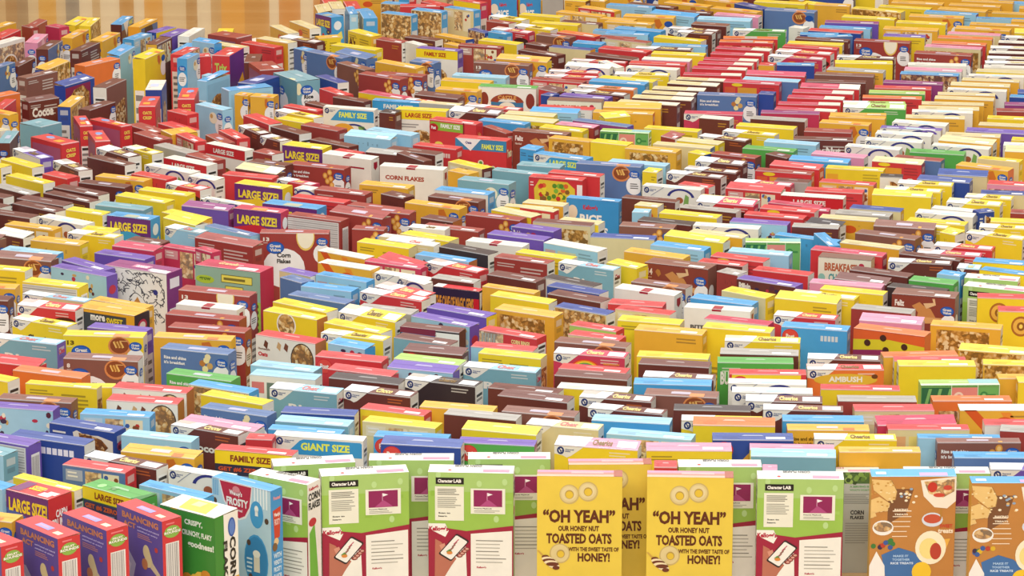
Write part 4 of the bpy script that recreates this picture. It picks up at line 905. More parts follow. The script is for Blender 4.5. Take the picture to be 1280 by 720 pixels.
('S o w o','',-0.4591,9.1698,-0.53,0.1761,0.0481,0.2938,'white-topped golden cereal box with orange swirls, behind pale blue picture box'),
('J p p p p','',-1.1953,9.1911,-0.776,0.1831,0.0466,0.2894,'purple cereal box dotted with berries, behind pale blue berry box'),
('P b r w','',0.5968,9.2194,-0.422,0.135,0.0472,0.2881,'plain red-topped dark brown cereal box'),
('C b b b','Cheerios',1.1563,9.2273,-0.209,0.1781,0.0441,0.2884,'dark brown cereal box with white logo corner, behind pale blue box'),
('D r r r','',-0.3099,9.2412,-0.843,0.173,0.0415,0.2829,'red cereal box with red oval logo, behind crimson picture box'),
('X c b c','BC',0.9491,9.2438,-0.32,0.1524,0.0482,0.2976,'cream cereal box reading BREAKFAST CHOICE, behind dark brown box'),
('P y y w','',0.0981,9.2952,-0.549,0.1794,0.0438,0.2917,'plain yellow cereal box, behind brick red small-print box'),
('P p p p','',-1.1061,9.31,-0.504,0.1749,0.0512,0.2877,'plain purple cereal box, behind purple berry box'),
('C r a a','',1.2532,9.332,-0.26,0.1828,0.0452,0.2867,'crimson-topped red cereal box with white logo corner, behind dark brown box, mid-height centre'),
('P k k w','',-0.124,9.357,-0.636,0.1755,0.0505,0.2919,'plain black cereal box, behind pale blue bowl box'),
('P a a a','',-1.0761,9.3803,-0.485,0.1431,0.0518,0.2938,'plain crimson cereal box, behind purple box'),
('C y y w','',1.6195,9.3828,-0.523,0.185,0.056,0.285,'yellow cereal box with white logo corner, behind white-cornered yellow box, mid-height far left'),
('E l s s','',0.4859,9.3938,-0.47,0.1687,0.0508,0.2916,'sky blue-topped pale blue cereal box with small coloured panels, behind golden box'),
('M a a a','',-0.9281,9.397,-0.545,0.1747,0.0318,0.2832,'crimson cereal box with cream picture panels, behind crimson picture box'),
('U y y c','',-0.3617,9.4309,-0.517,0.1754,0.0447,0.29,'yellow cereal box with rows of small print, behind red oval-logo box'),
('H B B B','',-1.5558,9.4352,-0.432,0.185,0.056,0.31,'light brown cereal box with honey dipper picture, in front of dark brown box'),
('P s s s','',0.9116,9.4412,-1.381,0.165,0.0329,0.2998,'plain sky blue cereal box, behind red box, mid-height far left'),
('X L L L','LF',0.7565,9.455,-0.061,0.1592,0.0446,0.2918,'white topped cereal box with green leaf stripes and pink panel, behind pale blue box'),
('W w w w','',-0.042,9.4575,-0.439,0.1819,0.0491,0.2876,'white cereal box with dark red crest, behind black box'),
('P b b b','',-1.0572,9.4733,-0.502,0.1207,0.0513,0.2886,'plain dark brown cereal box, behind crimson box'),
('U m m m','',-0.8216,9.4777,-0.594,0.215,0.0508,0.2877,'brick red cereal box with rows of small print, behind crimson picture box'),
('C r r r','',1.626,9.4784,-0.523,0.185,0.056,0.29,'red cereal box with white logo corner, behind white-cornered yellow box, mid-height far right'),
('P c w w','',-0.3059,9.5092,-0.487,0.1668,0.038,0.2879,'plain white-topped beige cereal box'),
('P p p p p','',0.0215,9.5251,-0.49,0.1874,0.0482,0.2911,'plain purple cereal box, behind white crested box'),
('C y y w','',1.4158,9.5343,-0.523,0.1769,0.0449,0.2908,'yellow cereal box with white logo corner, behind yellow top box'),
('P b w w','',-1.458,9.5595,-0.621,0.1186,0.0476,0.287,'plain white-topped dark brown cereal box, behind light brown honey dipper box'),
('C l t l','',-0.9544,9.6014,-0.623,0.1365,0.0446,0.2922,'teal-topped pale blue cereal box with white logo corner'),
('P l d l','',-0.8238,9.6181,-0.741,0.1968,0.0377,0.2856,'plain denim blue-topped pale blue cereal box'),
('V m m m','',-0.4187,9.6234,-0.207,0.097,0.0453,0.2902,'brick red cereal box with small white oval, behind yellow small-print box'),
('C w w w','',-0.2447,9.6354,-0.351,0.1165,0.0432,0.2893,'white cereal box with white logo corner'),
('P b g b','',0.8976,9.6438,-0.221,0.1376,0.0411,0.2909,'plain grey-topped dark brown cereal box, behind sky blue box'),
('C y y w','',1.4537,9.6563,-0.216,0.1405,0.0496,0.2864,'yellow cereal box with white logo corner, behind white-cornered yellow box, upper part right'),
('P b k w','',0.9314,9.6989,-0.562,0.1139,0.039,0.2852,'plain black-topped dark brown cereal box, behind dark brown box'),
('P y y w','',1.2641,9.7092,-0.352,0.1765,0.0512,0.2895,'plain yellow cereal box, in front of white arc box'),
('P y y w','',-0.9715,9.7184,-0.771,0.1461,0.0479,0.2905,'plain yellow cereal box, behind white-cornered pale blue box'),
('P y c w','',0.2072,9.7185,-0.479,0.1324,0.0447,0.2886,'plain beige-topped yellow cereal box, behind beige picture box'),
('A w w w','',-1.3263,9.7215,-0.642,0.185,0.0514,0.292,'white cereal box with purple arc, behind golden picture box'),
('P b k b','',0.4619,9.7225,-0.428,0.1715,0.047,0.2869,'plain black-topped dark brown cereal box, behind light brown oval-label box'),
('C y y w','',1.7003,9.7837,-0.198,0.15,0.045,0.28,'yellow cereal box with white logo corner, behind white box, upper part left'),
('P y y w','',0.5361,9.8063,-0.405,0.1836,0.0496,0.2892,'plain yellow cereal box, behind dark brown box, upper part centre'),
('P y y w','',-1.2735,9.8287,-0.548,0.1399,0.041,0.2925,'plain yellow cereal box, behind white arc box, upper part left'),
('P p v v','',-0.9177,9.8941,-0.447,0.163,0.0434,0.2903,'plain plum-topped purple cereal box, behind yellow box'),
('P o c w','',0.4159,9.9276,-0.432,0.076,0.0492,0.2901,'plain beige-topped golden cereal box, behind pale blue box'),
('P b b w','',-1.6013,9.9533,-0.658,0.1741,0.0461,0.2894,'plain dark brown cereal box, in front of dark brown box, upper part far left'),
('P a a a','',0.8641,9.9584,-0.462,0.1669,0.0398,0.2843,'plain crimson cereal box, behind crimson box'),
('P b b w','',0.4227,9.9761,-0.411,0.1741,0.0384,0.297,'plain dark brown cereal box, behind golden box, upper part right'),
('P r r r','',-0.5825,9.9952,-0.478,0.1867,0.0445,0.2924,'plain red cereal box, behind blue LARGE SIZE! box'),
('C y y w','',1.4617,10.0266,-0.308,0.1425,0.0495,0.291,'yellow cereal box with white logo corner, behind white-cornered yellow box, upper part left'),
('P b b b','',-0.351,10.0575,-0.743,0.0963,0.0501,0.2902,'plain dark brown cereal box, behind brick red oval-label box'),
('P c n n','',1.5156,10.0877,-0.155,0.1412,0.052,0.2899,'plain navy-topped beige cereal box, behind white-cornered yellow box'),
('E w s s','',-0.146,10.1204,-0.433,0.1832,0.0519,0.2882,'sky blue-topped white cereal box with small coloured panels'),
('P b b w','',-1.3325,10.1268,-0.66,0.1973,0.0474,0.2882,'plain dark brown cereal box, in front of dark brown oval-label box'),
('A w w w','',-0.6347,10.1455,-0.551,0.0633,0.0455,0.2916,'white cereal box with purple arc, behind red box, upper part far right'),
('P r r w','',0.5752,10.2036,-0.547,0.1072,0.0416,0.2881,'plain red cereal box, behind dark brown box, upper part centre'),
('U o o o','',-0.3892,10.2046,-0.409,0.168,0.0501,0.2878,'golden cereal box with rows of small print'),
('C y y w','',1.289,10.2099,-0.266,0.1698,0.0452,0.2914,'yellow cereal box with white logo corner, behind white-cornered yellow box, upper part centre'),
('P g b l','',0.8799,10.267,-0.319,0.1077,0.0472,0.2874,'plain dark brown-topped grey cereal box'),
('P y y w','',-1.5108,10.2821,-0.745,0.1839,0.0474,0.2907,'plain yellow cereal box, behind dark brown picture box'),
('X r r r','TR',0.1434,10.2936,-0.327,0.1768,0.0444,0.2914,'red cereal box with colourful cereal pile picture'),
('P r r r','',-1.1262,10.3169,-0.65,0.1507,0.048,0.2921,'plain red cereal box, behind yellow box, upper part centre'),
('P r r r','',-0.8238,10.3351,-0.402,0.1753,0.0474,0.2886,'plain red cereal box, behind yellow LARGE SIZE! box'),
('P r r w','',0.2034,10.3413,-0.385,0.1741,0.0428,0.2941,'plain red cereal box, behind red fruit cereal box'),
('C b b w','',0.5821,10.3505,-0.447,0.1854,0.0483,0.289,'dark brown cereal box with white logo corner, behind red box, upper part far right'),
('P o o o','',-0.1538,10.3874,-0.714,0.0882,0.0481,0.2902,'plain golden cereal box, behind teal oval-label box'),
('P t t t','',0.0275,10.4023,-0.475,0.1862,0.0338,0.2851,'plain teal cereal box, in front of teal box'),
('V o o O','',1.5081,10.4654,-0.549,0.1792,0.0477,0.2876,'golden cereal box with small white oval, behind beige box'),
('M c y b','',-0.1333,10.4772,-0.802,0.1575,0.0471,0.2924,'yellow-topped beige cereal box with cream picture panels, behind golden box'),
('V B b b','',-0.7724,10.5031,-0.524,0.1415,0.0483,0.2924,'light brown cereal box with small white oval, behind dark brown box'),
('C b b b','',0.6708,10.5144,-0.45,0.1629,0.0457,0.2924,'dark brown cereal box with white logo corner, behind white-cornered dark brown box, upper part centre'),
('V b b b','',0.8719,10.6363,-0.845,0.0969,0.0456,0.2881,'dark brown cereal box with small white oval, behind red box'),
('P b g b','',-0.402,10.6762,-0.458,0.1504,0.0324,0.2864,'plain grey-topped dark brown cereal box, behind dark brown oval-label box'),
('P G G G','',1.3847,10.6808,-0.278,0.1773,0.0512,0.2883,'plain green cereal box, behind denim blue box'),
('P b b w','',-0.3177,10.6934,-0.537,0.1908,0.0497,0.2902,'plain dark brown cereal box, behind dark brown oval-label box'),
('P r r r','',-0.5308,10.7068,-0.616,0.1054,0.0373,0.2846,'plain red cereal box, behind white crested box'),
('P G G G','',0.8426,10.7304,-0.361,0.1735,0.0493,0.2891,'plain green cereal box, behind dark brown oval-label box'),
('A w w w','',1.4738,10.7782,-0.33,0.1908,0.0506,0.287,'white cereal box with purple arc, behind green box'),
('P c c d','',0.5644,10.7953,-0.382,0.1995,0.0472,0.2868,'plain beige cereal box'),
('P o c w','',1.5008,10.8316,-0.418,0.1849,0.0488,0.2925,'plain beige-topped golden cereal box, behind white arc box, upper part left'),
('C b b w','',-0.7801,10.8759,-0.886,0.1141,0.0494,0.2937,'dark brown cereal box with white logo corner, behind brick red box'),
('V m m m','',-0.9667,10.8943,-1.104,0.165,0.0393,0.2866,'brick red cereal box with small white oval, behind red LARGE SIZE box'),
('P p p p','',1.6155,10.993,-0.267,0.1945,0.0446,0.2904,'plain purple cereal box, behind golden box'),
('P b b w','',-0.7406,11.0195,-0.89,0.1664,0.0497,0.2918,'plain dark brown cereal box, behind white-cornered dark brown box, upper part far left'),
('P m m m','',1.0595,11.0202,-0.197,0.158,0.0516,0.2876,'plain brick red cereal box, behind dark brown Honey Nut box'),
('V w c w','',-1.7086,11.0226,0.74,0.0383,0.0447,0.2912,'white cereal box with small white oval'),
('P r r w','',-1.1314,11.1733,-0.913,0.18,0.054,0.27,'plain red cereal box, behind golden end-on oval box'),
('R y c y','',0.0526,11.2056,-0.415,0.2146,0.0497,0.2879,'beige-topped yellow cereal box with picture band, behind brick red box'),
('P o c w','',1.4427,11.2298,-0.134,0.1999,0.0461,0.2905,'plain beige-topped golden cereal box, in front of white arc box, far back centre'),
('X a a w','LC',0.6926,11.3151,-0.136,0.2004,0.0497,0.2871,'crimson cereal box with printed rainbow'),
('P l s l','',0.1487,11.3324,-0.244,0.1692,0.0505,0.2905,'plain sky blue-topped pale blue cereal box, behind yellow picture box'),
('B y y w','LARGE SIZE',-0.3083,11.3617,-0.259,0.1822,0.0482,0.291,'yellow-topped cereal box with yellow LARGE SIZE banner'),
('C G L L','',1.2561,11.4123,-0.184,0.215,0.0442,0.2874,'lime green-topped green cereal box with white logo corner, behind golden box'),
('X r r r','SP',-1.2647,11.5034,0.0,0.0582,0.17,0.289,'red cereal box standing end-on, nutrition panel showing, behind brick red box'),
('P n n n','',0.1344,11.6144,-0.631,0.0484,0.0458,0.2929,'plain navy cereal box, behind BREAKFAST box'),
('P O O O','',-1.7928,11.6197,0.854,0.1138,0.0515,0.2916,'plain orange cereal box'),
('V d d d d','Rise and shine',0.7604,11.6344,-0.195,0.2101,0.0497,0.2885,'denim blue cereal box reading Rise and shine, behind rainbow box'),
('P n n n','',0.9011,11.648,-0.267,0.0544,0.0495,0.2916,'plain navy cereal box, behind crimson box'),
('P n n n','',1.8313,11.6586,-0.162,0.0892,0.0456,0.292,'plain navy cereal box, behind navy box'),
('M r r w','',1.3927,11.7605,-0.146,0.2007,0.0515,0.2882,'red cereal box with cream picture panels, behind green picture box'),
('X l s l','SP',-0.9443,11.7644,-1.09,0.0711,0.17,0.2878,'pale blue cereal box standing end-on, nutrition panel showing, behind golden oval-label box'),
('X w G w','AR',-0.0123,11.7701,-0.211,0.2097,0.0478,0.2902,'white cereal box with brown CASTLE arch picture'),
('P o c w','',1.6725,11.7914,-0.212,0.2097,0.046,0.2916,'plain beige-topped golden cereal box, behind white arc box, far back far left'),
('A w w w','',1.7518,11.9508,-0.153,0.1974,0.0448,0.2939,'white cereal box with purple arc, behind golden box, far back left'),
('V m m m','',-0.3975,12.005,-0.354,0.1752,0.0502,0.2895,'brick red cereal box with small white oval, behind brick red oval-label box, far back centre'),
('P r a r','',0.9599,12.011,-0.212,0.215,0.0445,0.2865,'plain crimson-topped red cereal box, behind denim blue box'),
('X m m m','SP',-0.9036,12.1538,0.336,0.09,0.1623,0.2916,'brick red cereal box standing end-on, nutrition panel showing, behind navy end-on box'),
('A w w w','',0.366,12.1923,-1.154,0.1527,0.0334,0.2894,'white cereal box with purple arc, behind white arc box, far back far left'),
('P r r r','',0.5384,12.2025,-0.226,0.2096,0.049,0.2917,'plain red cereal box, behind white arc box'),
('C b w w','',1.8533,12.2156,-0.075,0.2106,0.0499,0.2923,'white-topped dark brown cereal box with white logo corner, behind white box'),
('P y y w','',1.302,12.2433,-0.074,0.2118,0.0455,0.2866,'plain yellow cereal box, behind golden box, far back far left'),
('V l s s','',-1.1981,12.2508,1.263,0.12,0.04,0.31,'pale blue cereal box with small white oval, in front of red box'),
('P r a w','',0.8141,12.2971,-0.239,0.2016,0.0469,0.2885,'plain crimson-topped red cereal box, left of rainbow box'),
('V f f f','',-2.1033,12.3625,1.353,0.185,0.056,0.29,'pink cereal box with small white oval, behind dark brown oval-label box'),
('B y p p p','FAMILY SIZE',-0.273,12.4826,-0.428,0.1738,0.0489,0.2938,'purple-topped cereal box with yellow FAMILY SIZE banner'),
('P b w w','',2.0645,12.9058,-0.235,0.185,0.056,0.27,'plain white-topped dark brown cereal box, behind yellow box'),
('F n n n','',-0.1247,12.9163,-0.964,0.118,0.0326,0.2846,'navy cereal box with cereal pictures all over'),
('V o o o','',1.8359,12.9213,-0.32,0.215,0.0484,0.2916,'golden cereal box with small white oval, behind beige picture box'),
('P l s s','',1.3049,12.9706,-0.265,0.2019,0.0449,0.2874,'plain sky blue-topped pale blue cereal box, behind navy box'),
('P l s l','',0.7446,14.3763,-0.361,0.17,0.05,0.27,'plain sky blue-topped pale blue cereal box, far back left'),
('V o o o','',-1.1462,6.9495,-0.361,0.1586,0.0517,0.2939,1),
('P l s l','',-1.1865,7.1968,-0.65,0.1594,0.0443,0.2915,1),
('C p p w','',1.1833,7.2948,-0.044,0.1892,0.0501,0.2937,1),
('P f f f','',0.587,7.2968,-0.072,0.0333,0.0423,0.2909,1),
('P r r r','',0.3505,7.3162,-0.046,0.0523,0.0508,0.2937,1),
('P l t t','',-1.244,7.4638,-0.573,0.2062,0.0509,0.2906,1),
('P r r r','',-0.5891,7.5355,-0.141,0.0631,0.0435,0.291,1),
('P m g m',"MOM'S",1.2451,7.5765,-0.208,0.1863,0.0427,0.2944,1),
('P s s s','',-0.4856,7.6009,-0.252,0.1798,0.0339,0.2885,1),
('P w r w','',1.2148,7.6466,-0.021,0.1871,0.0477,0.2923,1),
('P w f w','',-0.6889,7.6577,-0.463,0.2038,0.0471,0.2855,1),
('P a a a','',0.9624,7.6719,0.055,0.1898,0.0441,0.285,1),
('C y y w','',0.5022,7.6987,-0.068,0.193,0.0444,0.286,1),
('P y y y','',-1.0661,8.0024,-0.034,0.1635,0.0337,0.2803,1),
('P y y o','',1.352,8.0131,-0.014,0.1959,0.0444,0.2915,1),
('C b b w','Cheerios',0.4177,8.0556,-0.187,0.1775,0.0458,0.2898,1),
('P o o o','',1.3078,8.0639,0.0,0.1903,0.0408,0.2858,1),
('P y y w','',-1.3264,8.0647,-0.557,0.212,0.0454,0.2924,1),
('P r r r','',-0.3735,8.1069,-0.42,0.1776,0.0432,0.2882,1),
('P y r w','',0.2072,8.1219,-0.279,0.1741,0.0498,0.2899,1),
('P y r w','',1.0593,8.2005,-0.016,0.1819,0.0361,0.2915,1),
('P r r r','',-1.279,8.2045,-0.384,0.1973,0.0453,0.2857,1),
('P o O o','',1.0396,8.2552,0.075,0.1922,0.0457,0.2901,1),
('D b b b','',-0.195,8.2952,-0.307,0.1599,0.0511,0.2889,1),
('P l r w','',-0.0196,8.3256,-0.305,0.167,0.0457,0.2892,1),
('H y y w','13',-1.0592,8.4375,-0.111,0.2118,0.0495,0.2927,1),
('V m m m','',-0.7942,8.5182,-0.284,0.215,0.0498,0.2883,1),
('U y y c','',0.3676,8.5716,-0.289,0.1696,0.0504,0.2939,1),
('F c n w','',0.1947,8.6849,-0.585,0.1644,0.0449,0.2937,1),
('P m g w','',0.9956,8.7021,-0.359,0.1648,0.0488,0.2902,1),
('P y y w','',-0.5566,8.7435,-0.658,0.191,0.0478,0.2882,1),
('P r r r','',0.3375,8.7572,-0.266,0.1503,0.048,0.2908,1),
('P o o o','',-1.052,8.7681,-0.561,0.1843,0.0392,0.2895,1),
('P b b w','',0.1821,8.8283,-0.6,0.1717,0.0513,0.2915,1),
('V m m m','13',-0.8042,8.8838,-0.368,0.215,0.0482,0.2911,1),
('P y y w','',0.9355,8.8956,-0.394,0.1796,0.0445,0.2909,1),
('N n n w','',0.1798,8.9097,-0.592,0.1705,0.0474,0.2927,1),
('E l s s','',-0.4999,8.9306,-0.43,0.1556,0.0479,0.2905,1),
('X w w w','KG',1.3328,8.9391,-0.406,0.1758,0.052,0.2894,1),
('X k r k','CM',-0.1469,8.9532,-0.436,0.1405,0.0331,0.2832,1),
('H B B w','',0.4131,8.9714,-0.494,0.1663,0.0441,0.2901,1),
('Z y y y','',-1.2605,8.9782,-0.4,0.1799,0.0501,0.2904,1),
('A w w w','',-0.2667,8.9989,-0.828,0.1081,0.0325,0.2922,1),
('N w k w','',0.1664,9.0085,-0.653,0.1743,0.0448,0.2881,1),
('J b p p p','',0.7144,9.0137,-0.561,0.1823,0.0468,0.2861,1),
('P G G G','',1.1687,9.0151,-0.423,0.1289,0.048,0.2874,1),
('P d d d d','',-0.5956,9.0177,-0.81,0.0929,0.0457,0.2915,1),
('E l s s','',-0.4629,9.0344,-0.555,0.1699,0.0414,0.2928,1),
('P b b b','',0.0123,9.0563,-0.581,0.1622,0.0498,0.2879,1),
('P l s s','',1.2259,9.0765,-0.538,0.0699,0.0445,0.2914,1),
('P b b b','',1.0327,9.0916,-0.524,0.1761,0.0446,0.2925,1),
('B y s y','LARGE SIZE',1.3921,9.0969,-0.51,0.1645,0.0444,0.292,1),
('P m g w','',0.6158,9.1001,-0.684,0.0712,0.049,0.2911,1),
('P r r w','',0.7601,9.1165,-0.452,0.1652,0.0478,0.2887,1),
('U y y w','',-1.4545,9.1455,-0.324,0.215,0.0477,0.2936,1),
('C r r r','',-0.1549,9.1694,-0.675,0.1899,0.0489,0.2897,1),
('X w v v','MZ',-1.0395,9.1707,-0.518,0.215,0.075,0.2867,1),
('P y y y','',0.3247,9.1783,-0.722,0.1108,0.0504,0.2931,1),
('X B B B','BG',0.4763,9.2012,-0.442,0.1927,0.0642,0.2888,1),
('B y s y','',1.3827,9.2038,-0.303,0.1539,0.0516,0.2939,1),
('U m m w','',0.0351,9.2392,-0.507,0.1717,0.0451,0.2931,1),
('H B B B','',-1.3847,9.2576,-0.3,0.1886,0.0504,0.293,1),
('C y y w','',1.6033,9.2593,-0.343,0.185,0.056,0.285,1),
('E r r w','',0.6486,9.2618,-0.474,0.1629,0.0501,0.2916,1),
('Q l s s s','',-0.1876,9.2658,-0.544,0.1799,0.044,0.292,1),
('P b b b','',1.1958,9.2847,-0.477,0.1834,0.0383,0.2904,1),
('M a a a','',-0.8672,9.3068,-0.82,0.0779,0.0332,0.3033,1),
('P r a a','',0.9617,9.3085,-0.427,0.215,0.0433,0.2973,1),
('P o o o','',0.4147,9.3098,-0.518,0.1896,0.0464,0.2907,1),
('S o w o','',-0.4742,9.3117,-0.637,0.1738,0.0442,0.2908,1),
('P l l l','',0.7103,9.3251,-0.322,0.1787,0.0472,0.2921,1),
('E l l s s','',-1.3756,9.3467,-0.432,0.1804,0.0486,0.289,1),
('E l w w','',0.1828,9.3956,-0.643,0.1913,0.0489,0.2928,1),
('P o c w','',1.0396,9.4103,-0.491,0.1833,0.0451,0.2928,1),
('C r r r','',1.3059,9.4123,-0.343,0.1706,0.05,0.2873,1),
('C c w w','',-0.2866,9.4494,-0.501,0.1609,0.0403,0.2909,1),
('P o o y','',-1.3109,9.4595,-0.418,0.1667,0.0513,0.291,1),
('P y y w','',0.5383,9.4997,-0.529,0.1933,0.0441,0.2908,1),
('P c n n','',0.3262,9.5305,-0.208,0.1893,0.0456,0.2864,1),
('U y y c','',-0.2413,9.5392,-0.596,0.1749,0.0516,0.2865,1),
('V B B B','',1.1008,9.549,-0.491,0.1878,0.0512,0.288,1),
('C y y w','',-1.2187,9.5495,-0.441,0.1615,0.0503,0.2903,1),
('V m m m','13',-0.6351,9.5608,-0.047,0.202,0.039,0.2939,1),
('P o c w','',0.6045,9.5646,-0.472,0.1734,0.0476,0.2875,1),
('P y y w','',1.2907,9.5653,-0.786,0.0559,0.0476,0.291,1),
('P s s s','',0.8683,9.5749,-0.514,0.1986,0.0322,0.2734,1),
('J p p p p','',0.073,9.6134,-0.521,0.1404,0.0487,0.2936,1),
('P y y w','',-1.2129,9.6193,-0.383,0.1065,0.051,0.2868,1),
('V B B B','',1.1584,9.6285,-0.282,0.1805,0.0404,0.2944,1),
('A w w w','',0.6348,9.6402,-0.258,0.1965,0.0489,0.2926,1),
('C y y w','',1.7059,9.6435,-0.198,0.185,0.056,0.31,1),
('M o o o','',-1.4145,9.6556,-0.484,0.1726,0.047,0.2894,1),
('V B B B','',0.4023,9.6564,-0.248,0.1639,0.0503,0.2901,1),
('P m m m','',-0.1723,9.6588,-0.449,0.1848,0.0446,0.2836,1),
('C y y w','',1.212,9.6672,-0.375,0.1649,0.0386,0.2883,1),
('R c b w','',0.1534,9.6802,-0.344,0.1801,0.0418,0.2929,1),
('J l p p p','',0.7371,9.7065,-0.295,0.1746,0.0492,0.2887,1),
('P y y w','',1.5011,9.7109,-0.198,0.1551,0.0472,0.29,1),
('P w w w','',1.6228,9.7427,-0.198,0.185,0.056,0.27,1),
('P o c w','',1.0041,9.7442,-0.307,0.1695,0.0488,0.2919,1),
('P b b w','',-1.6436,9.7538,-0.516,0.185,0.056,0.31,1),
('Q b b b','',-0.2107,9.7565,-0.566,0.1145,0.0502,0.2872,1),
('V m m m','',-0.0473,9.7777,-0.468,0.1826,0.0459,0.2893,1),
('X v s s','LS',-1.1326,9.7808,-0.419,0.1496,0.057,0.2898,1),
('Z m m m','',-0.5793,9.7821,-0.489,0.1852,0.0491,0.2867,1),
('V m m m','',-0.4547,9.7999,-0.567,0.1927,0.046,0.2912,1),
('P y y o','',-0.9744,9.8011,-0.717,0.1731,0.0447,0.2866,1),
('P r r r','',0.7903,9.8028,-0.345,0.1832,0.0466,0.2861,1),
('P g g b','',1.0562,9.8072,-0.317,0.1658,0.0512,0.2918,1),
('A w w w','',1.301,9.8079,-0.351,0.1759,0.0482,0.2902,1),
('P b b w','',-1.5179,9.808,-0.516,0.215,0.049,0.2925,1),
('N n n n','',1.4151,9.817,0.406,0.0528,0.0386,0.2965,1),
('X v a a','LS',-0.7536,9.8238,-0.419,0.1604,0.0524,0.3003,1),
('P y c r','',0.0136,9.8254,-0.714,0.1586,0.0495,0.2899,1),
('P m m m','',1.5484,9.8275,-0.215,0.0975,0.0459,0.2902,1),
('V m m m','',-0.3701,9.832,-0.404,0.1591,0.0476,0.294,1),
('P l l l','',0.3904,9.8373,-0.205,0.0511,0.0506,0.2921,1),
('E r r w','',0.8353,9.8534,-0.377,0.1707,0.0455,0.2937,1),
('M r c r','',0.0826,9.8553,-0.558,0.119,0.0312,0.2939,1),
('P b g w','',0.5993,9.8762,-0.42,0.1802,0.0441,0.2893,1),
('P a a a','',0.9161,9.879,-0.242,0.0875,0.0382,0.287,1),
('P c n o','',1.1019,9.8801,-0.339,0.1578,0.0444,0.2886,1),
('P w w w','',1.3455,9.892,-0.432,0.1503,0.0349,0.2833,1),
('P b b w','',-1.4295,9.8978,-0.684,0.1907,0.0477,0.2908,1),
('P t t t','',-1.1741,9.9029,-0.443,0.1723,0.0519,0.2912),
('V m m m','',-0.4125,9.9172,-0.503,0.1751,0.047,0.286,1),
('P y c r','',0.0519,9.918,-0.36,0.1494,0.0331,0.2858,1),
('C r a a','',0.6533,9.9394,-0.358,0.1821,0.0503,0.2939,1),
('X v s s','LS',-0.6609,9.9415,-0.462,0.1902,0.06,0.2867,1),
('C y y w','',1.4057,9.9418,-0.329,0.1642,0.05,0.2921,1),
('V o o o','',-0.2311,9.9433,-0.519,0.1925,0.0478,0.2861,1),
('A w w w','',-0.8577,9.9441,-0.651,0.1762,0.0311,0.2952,1),
('M o c w','',0.1025,9.9542,-0.407,0.1344,0.0461,0.2886,1),
('P b b w','',-1.424,9.983,-0.602,0.189,0.0467,0.2877),
('P b b w','',-1.7514,9.994,-0.658,0.185,0.056,0.285,1),
('P b c w','',0.663,10.0057,-0.414,0.1869,0.0467,0.2891,1),
('H b b B','',-0.1686,10.0113,-0.507,0.1776,0.0459,0.2913,1),
('P y y y','',-1.1238,10.0315,-0.587,0.1949,0.0494,0.2867,1),
('P b b w','',-1.3491,10.0315,-0.686,0.2049,0.0448,0.291,1),
('X s s s','RC',0.2528,10.0324,-0.359,0.1694,0.0363,0.2837,1),
('B r w w','LARGE SIZE',0.9239,10.0353,-0.283,0.1938,0.0487,0.2927,1),
('A w w w','',-0.9074,10.0361,-0.817,0.1177,0.0313,0.2757,1),
('P y y w','',1.1996,10.0601,-0.241,0.1819,0.0467,0.2905,1),
('P b b w','',-1.6149,10.0709,-0.631,0.1848,0.0457,0.2922,1),
('U m m m','',-0.5194,10.0976,-0.478,0.1794,0.0492,0.2937,1),
('P y y y','',-1.0645,10.1016,-0.504,0.1816,0.0446,0.2903,1),
('P r r r','',0.9955,10.1038,-0.248,0.1787,0.0484,0.2932,1),
('C y y w','',1.24,10.1219,-0.253,0.1757,0.0443,0.2911,1),
('M r r w','',0.7533,10.1333,-0.379,0.1785,0.0497,0.2914,1),
('E b g b','',-1.5358,10.1475,-0.784,0.1877,0.045,0.2866,1),
('A w w w','',0.5017,10.176,-0.358,0.1901,0.042,0.2885,1),
('C r r w','',-1.0054,10.1832,-0.711,0.1534,0.049,0.2904,1),
('R f r b','',1.5445,10.2011,-0.273,0.124,0.0508,0.2927,1),
('X v y y','LS',-0.7749,10.2184,-0.489,0.1759,0.06,0.2862,1),
('V b b b','',-1.2681,10.2245,-0.471,0.1725,0.0445,0.2863,1),
('M o r r','',1.0489,10.232,-0.329,0.1734,0.0461,0.2902,1),
('C r a a','',-0.6674,10.2365,-0.684,0.1423,0.0433,0.2918,1),
('C r a a','',0.7873,10.2388,-0.373,0.1849,0.0448,0.2871,1),
('P n n n','',1.3534,10.2514,-0.343,0.1675,0.0488,0.2937,1),
('V t t t','',-0.079,10.2724,-0.457,0.1791,0.0516,0.2864,1),
('V o o o','',-1.2201,10.3042,-0.456,0.1806,0.0488,0.2892,1),
('A w w w','',-0.9608,10.3078,-0.654,0.1121,0.0478,0.289,1),
('P r r r','',-1.4181,10.3144,-0.735,0.1191,0.0516,0.294,1),
('N w k n','',1.1946,10.3212,-0.164,0.07,0.0454,0.2906,1),
('P y y w','',-1.7389,10.332,-0.639,0.185,0.056,0.27,1),
('P c n o','',1.4231,10.3483,-0.223,0.1555,0.0473,0.2898,1),
('E r m r r','',0.8632,10.3798,-0.323,0.1817,0.0447,0.2926,1),
('P y y w','',0.446,10.3948,-0.478,0.0503,0.0477,0.2905,1),
('P b c b','',-0.7975,10.4001,-0.59,0.1665,0.0458,0.2915,1),
('C b b b','',0.6356,10.4047,-0.408,0.175,0.0463,0.2909,1),
('A w w w','',-1.0793,10.4256,-0.678,0.204,0.0455,0.292,1),
('E y y y y','',1.0935,10.4463,-0.255,0.1844,0.0471,0.2871,1),
('W w w w','CORN FLAKES',-0.3128,10.4474,-0.321,0.215,0.045,0.2916,1),
('P r r r','',0.9077,10.459,-0.433,0.1675,0.0467,0.2918,1),
('C b b w','',-1.4017,10.4672,-0.985,0.183,0.049,0.2923,1),
('H d d d M','',0.3131,10.477,-0.279,0.2131,0.0461,0.2945,1),
